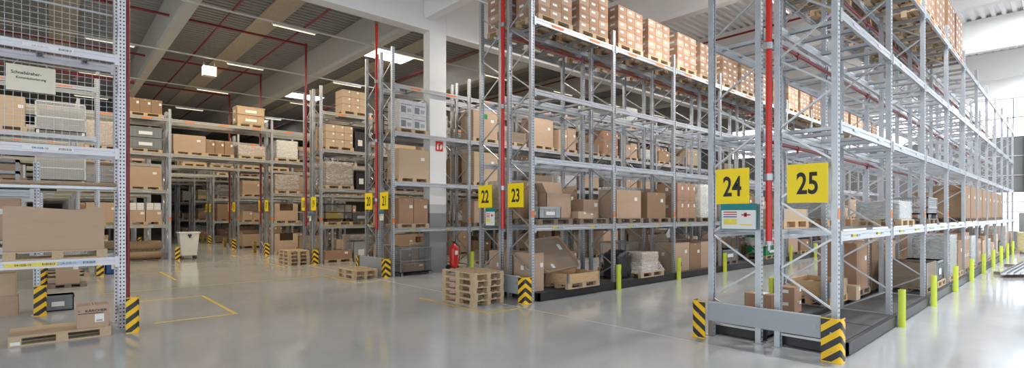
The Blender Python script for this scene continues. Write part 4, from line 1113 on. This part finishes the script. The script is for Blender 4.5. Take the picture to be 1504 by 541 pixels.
# yellow-green load at the right edge, and stacker behind row 25
pallet(-1.55, 37.3, 0, 'pallet at the right edge of the picture', 'pallet wood')
o = load('wrapped', -1.55, 37.3, .145, 'yellow-green wrapped load at the right edge of the picture', 1.15, .8, .95, 'yellow machine', seed=4)
t = thing('hand_stacker', 'dark hand stacker standing at the far end of row 25', 'stacker', (-1.75, 39.9, 0))
b = MB().box(-.35, .35, -.3, .3, .1, .9, 'black plastic').box(-.3, .3, .2, .28, .9, 2.1, 'grey metal'); obj('stacker_body', b.mesh('b', .02), t)
obj('fork', MB().box(-.25, -.1, -1.3, -.3, .08, .13, 'grey metal').box(.1, .25, -1.3, -.3, .08, .13, 'grey metal'), t)
obj('tiller', MB().tube([(0, .3, .5), (0, .65, 1.2)], .025, 'black plastic').tube([(-.15, .65, 1.2), (.15, .65, 1.2)], .02, 'black plastic'), t)
for s in (-1, 1): obj('wheel', MB().tube([(s * .28 - .03, 0, .1), (s * .28 + .03, 0, .1)], .1, 'black plastic', 14), t)

# ------------------------------------------------------------ labels: row numbers in words; crowds beyond 300 become one stuff object
import re
NW = {}
u = ['', 'one', 'two', 'three', 'four', 'five', 'six', 'seven', 'eight', 'nine', 'ten', 'eleven', 'twelve', 'thirteen', 'fourteen', 'fifteen', 'sixteen', 'seventeen', 'eighteen', 'nineteen']
for i in range(1, 30): NW[i] = u[i] if i < 20 else ('twenty' + ('-' + u[i - 20] if i > 20 else ''))
SW = [(r'huge plain cardboard box with a wavy top on the nearest rack', 'huge plain cardboard box with a wavy top edge on the white rack'), (r'nearest bridge', 'first bridge'),
      (r'under the nearest rack beam, left of', 'under the white rack, beside'), (r'nearest left rack( post)?', 'white rack'), (r'nearest rack', 'white rack'), (r'behind the left mesh', 'behind the wire mesh'), (r'under the left rack', 'under the mesh crate rack'),
      (r'\bleft of\b', 'beside'), (r'\bright of\b', 'beside'), (r'at the left end', 'at the bin end'), (r'at the right end', 'at the row end'), (r'\bleft one\b', 'front one'), (r'\bright one\b', 'rear one'),
      (r'\bnearest the front\b', 'first in line'), (r'at the far left edge( on the floor)?', 'beside the low rack posts'), (r'at the right edge of the picture', 'beyond the steel profiles'),
      (r'at the left edge above the huge box', 'above the huge box'), (r'floor pallet at the left', 'floor pallet'), (r'^left of three', 'front one of three'), (r'^right of three', 'rear one of three'), (r'^left ', 'front '), (r'^right ', 'rear '), (r'\bleft\b', 'front'), (r'\bright\b', 'rear'), (r'at the rear beside row', 'beside row')]
things = [o for o in scn.objects if 'label' in o.keys() and o.parent is None]
for o in things:
    l = re.sub(r'\b(\d+)\b', lambda m: NW.get(int(m.group(1)), m.group(1)), o['label'])
    for a, c in SW: l = re.sub(a, c, l)
    o['label'] = l
def crowd(cat, keep, stuffname, lab):
    L = [o for o in scn.objects if o.parent is None and o.get('category') == cat and o.name.startswith(stuffname[0])]
    if len(L) <= keep: return
    fw = Vector((-math.sin(R(47.8)), math.cos(R(47.8)))); rt = Vector((math.cos(R(47.8)), math.sin(R(47.8))))
    def key(o):
        p = o.location.xy; z = p.dot(fw); x = p.dot(rt)
        return 1e3 + z if z < .5 or abs(x / z) > 1.06 else z * (1.0 if o.location.z > 2.9 or p.x > -16 else 1.15)
    L.sort(key=key); b = MB()
    for o in L[keep:]:
        me = o.data; M = Matrix.LocRotScale(o.location, o.rotation_euler, o.scale)
        off = len(b.v); b.v += [tuple(M @ v.co) for v in me.vertices]
        names = [m.name for m in me.materials]
        for p in me.polygons:
            b.f.append(tuple(off + i for i in p.vertices)); b.m.append(b.mi(names[p.material_index])); b.smooth.append(False)
        for c in list(o.children): bpy.data.objects.remove(c)
        bpy.data.objects.remove(o)
    o = obj(stuffname[1], b); o['kind'] = 'stuff'; tag(o, lab, cat)
crowd('pallet', 290, ('wooden_pallet', 'wooden_pallets'), 'remaining wooden pallets deep inside the rows of racks')
crowd('box', 290, ('cardboard_box', 'cardboard_boxes'), 'remaining cardboard boxes deep inside the rows of racks')

# ------------------------------------------------------------ light, camera
w = bpy.data.worlds.new('World'); scn.world = w; w.use_nodes = True
bg = w.node_tree.nodes['Background']; bg.inputs[0].default_value = (.88, .94, 1.0, 1); bg.inputs[1].default_value = 1.5
def area(name, loc, rot, sx, sy, e, col=(1, 1, 1)):
    l = bpy.data.lights.new(name, 'AREA'); l.shape = 'RECTANGLE'; l.size = sx; l.size_y = sy; l.energy = e; l.color = col
    o = bpy.data.objects.new(name, l); link(o); o.location = loc; o.rotation_euler = rot; return o
for x in (-12.4, -6.2):
    for y in (14, 24, 34): area('lamp_and_fill', (x, y, 8.5), (0, 0, 0), .2, 5, 200, (1, .96, .9))  # added fill lights, placed at the tube lamp rows
for x in (-.5, 5):
    for y in (12.5, 25, 37.3): area('skylight_daylight', (x, y, ZT - .12), (0, 0, 0), 1.4, 2, 300, (.95, .98, 1))  # fill lights that go with the added right-hall panes
for x in AIS[1:5]:
    for y in (0, 6, 13): area('lamp_and_fill', (x, y, 8.5), (0, 0, 0), .2, 4, 120, (1, .85, .62))

cam = bpy.data.cameras.new('camera'); co = bpy.data.objects.new('camera', cam); link(co)
cam.sensor_width = 36; cam.lens = 748 / 1504 * 36; cam.shift_y = (315.5 - 270.5) / 1504; cam.clip_end = 300; cam.clip_start = .05
co.location = (0, 0, 2.0); co.rotation_euler = (R(90), 0, R(47.8)); scn.camera = co
scn.view_settings.view_transform = 'Standard'; scn.view_settings.look = 'None'; scn.view_settings.gamma = 1; scn.view_settings.use_curve_mapping = False
scn.view_settings.exposure = .85
scn.cycles.max_bounces = 6
scn.cycles.diffuse_bounces = 4
scn.cycles.transparent_max_bounces = 8
scn.cycles.use_denoising = True
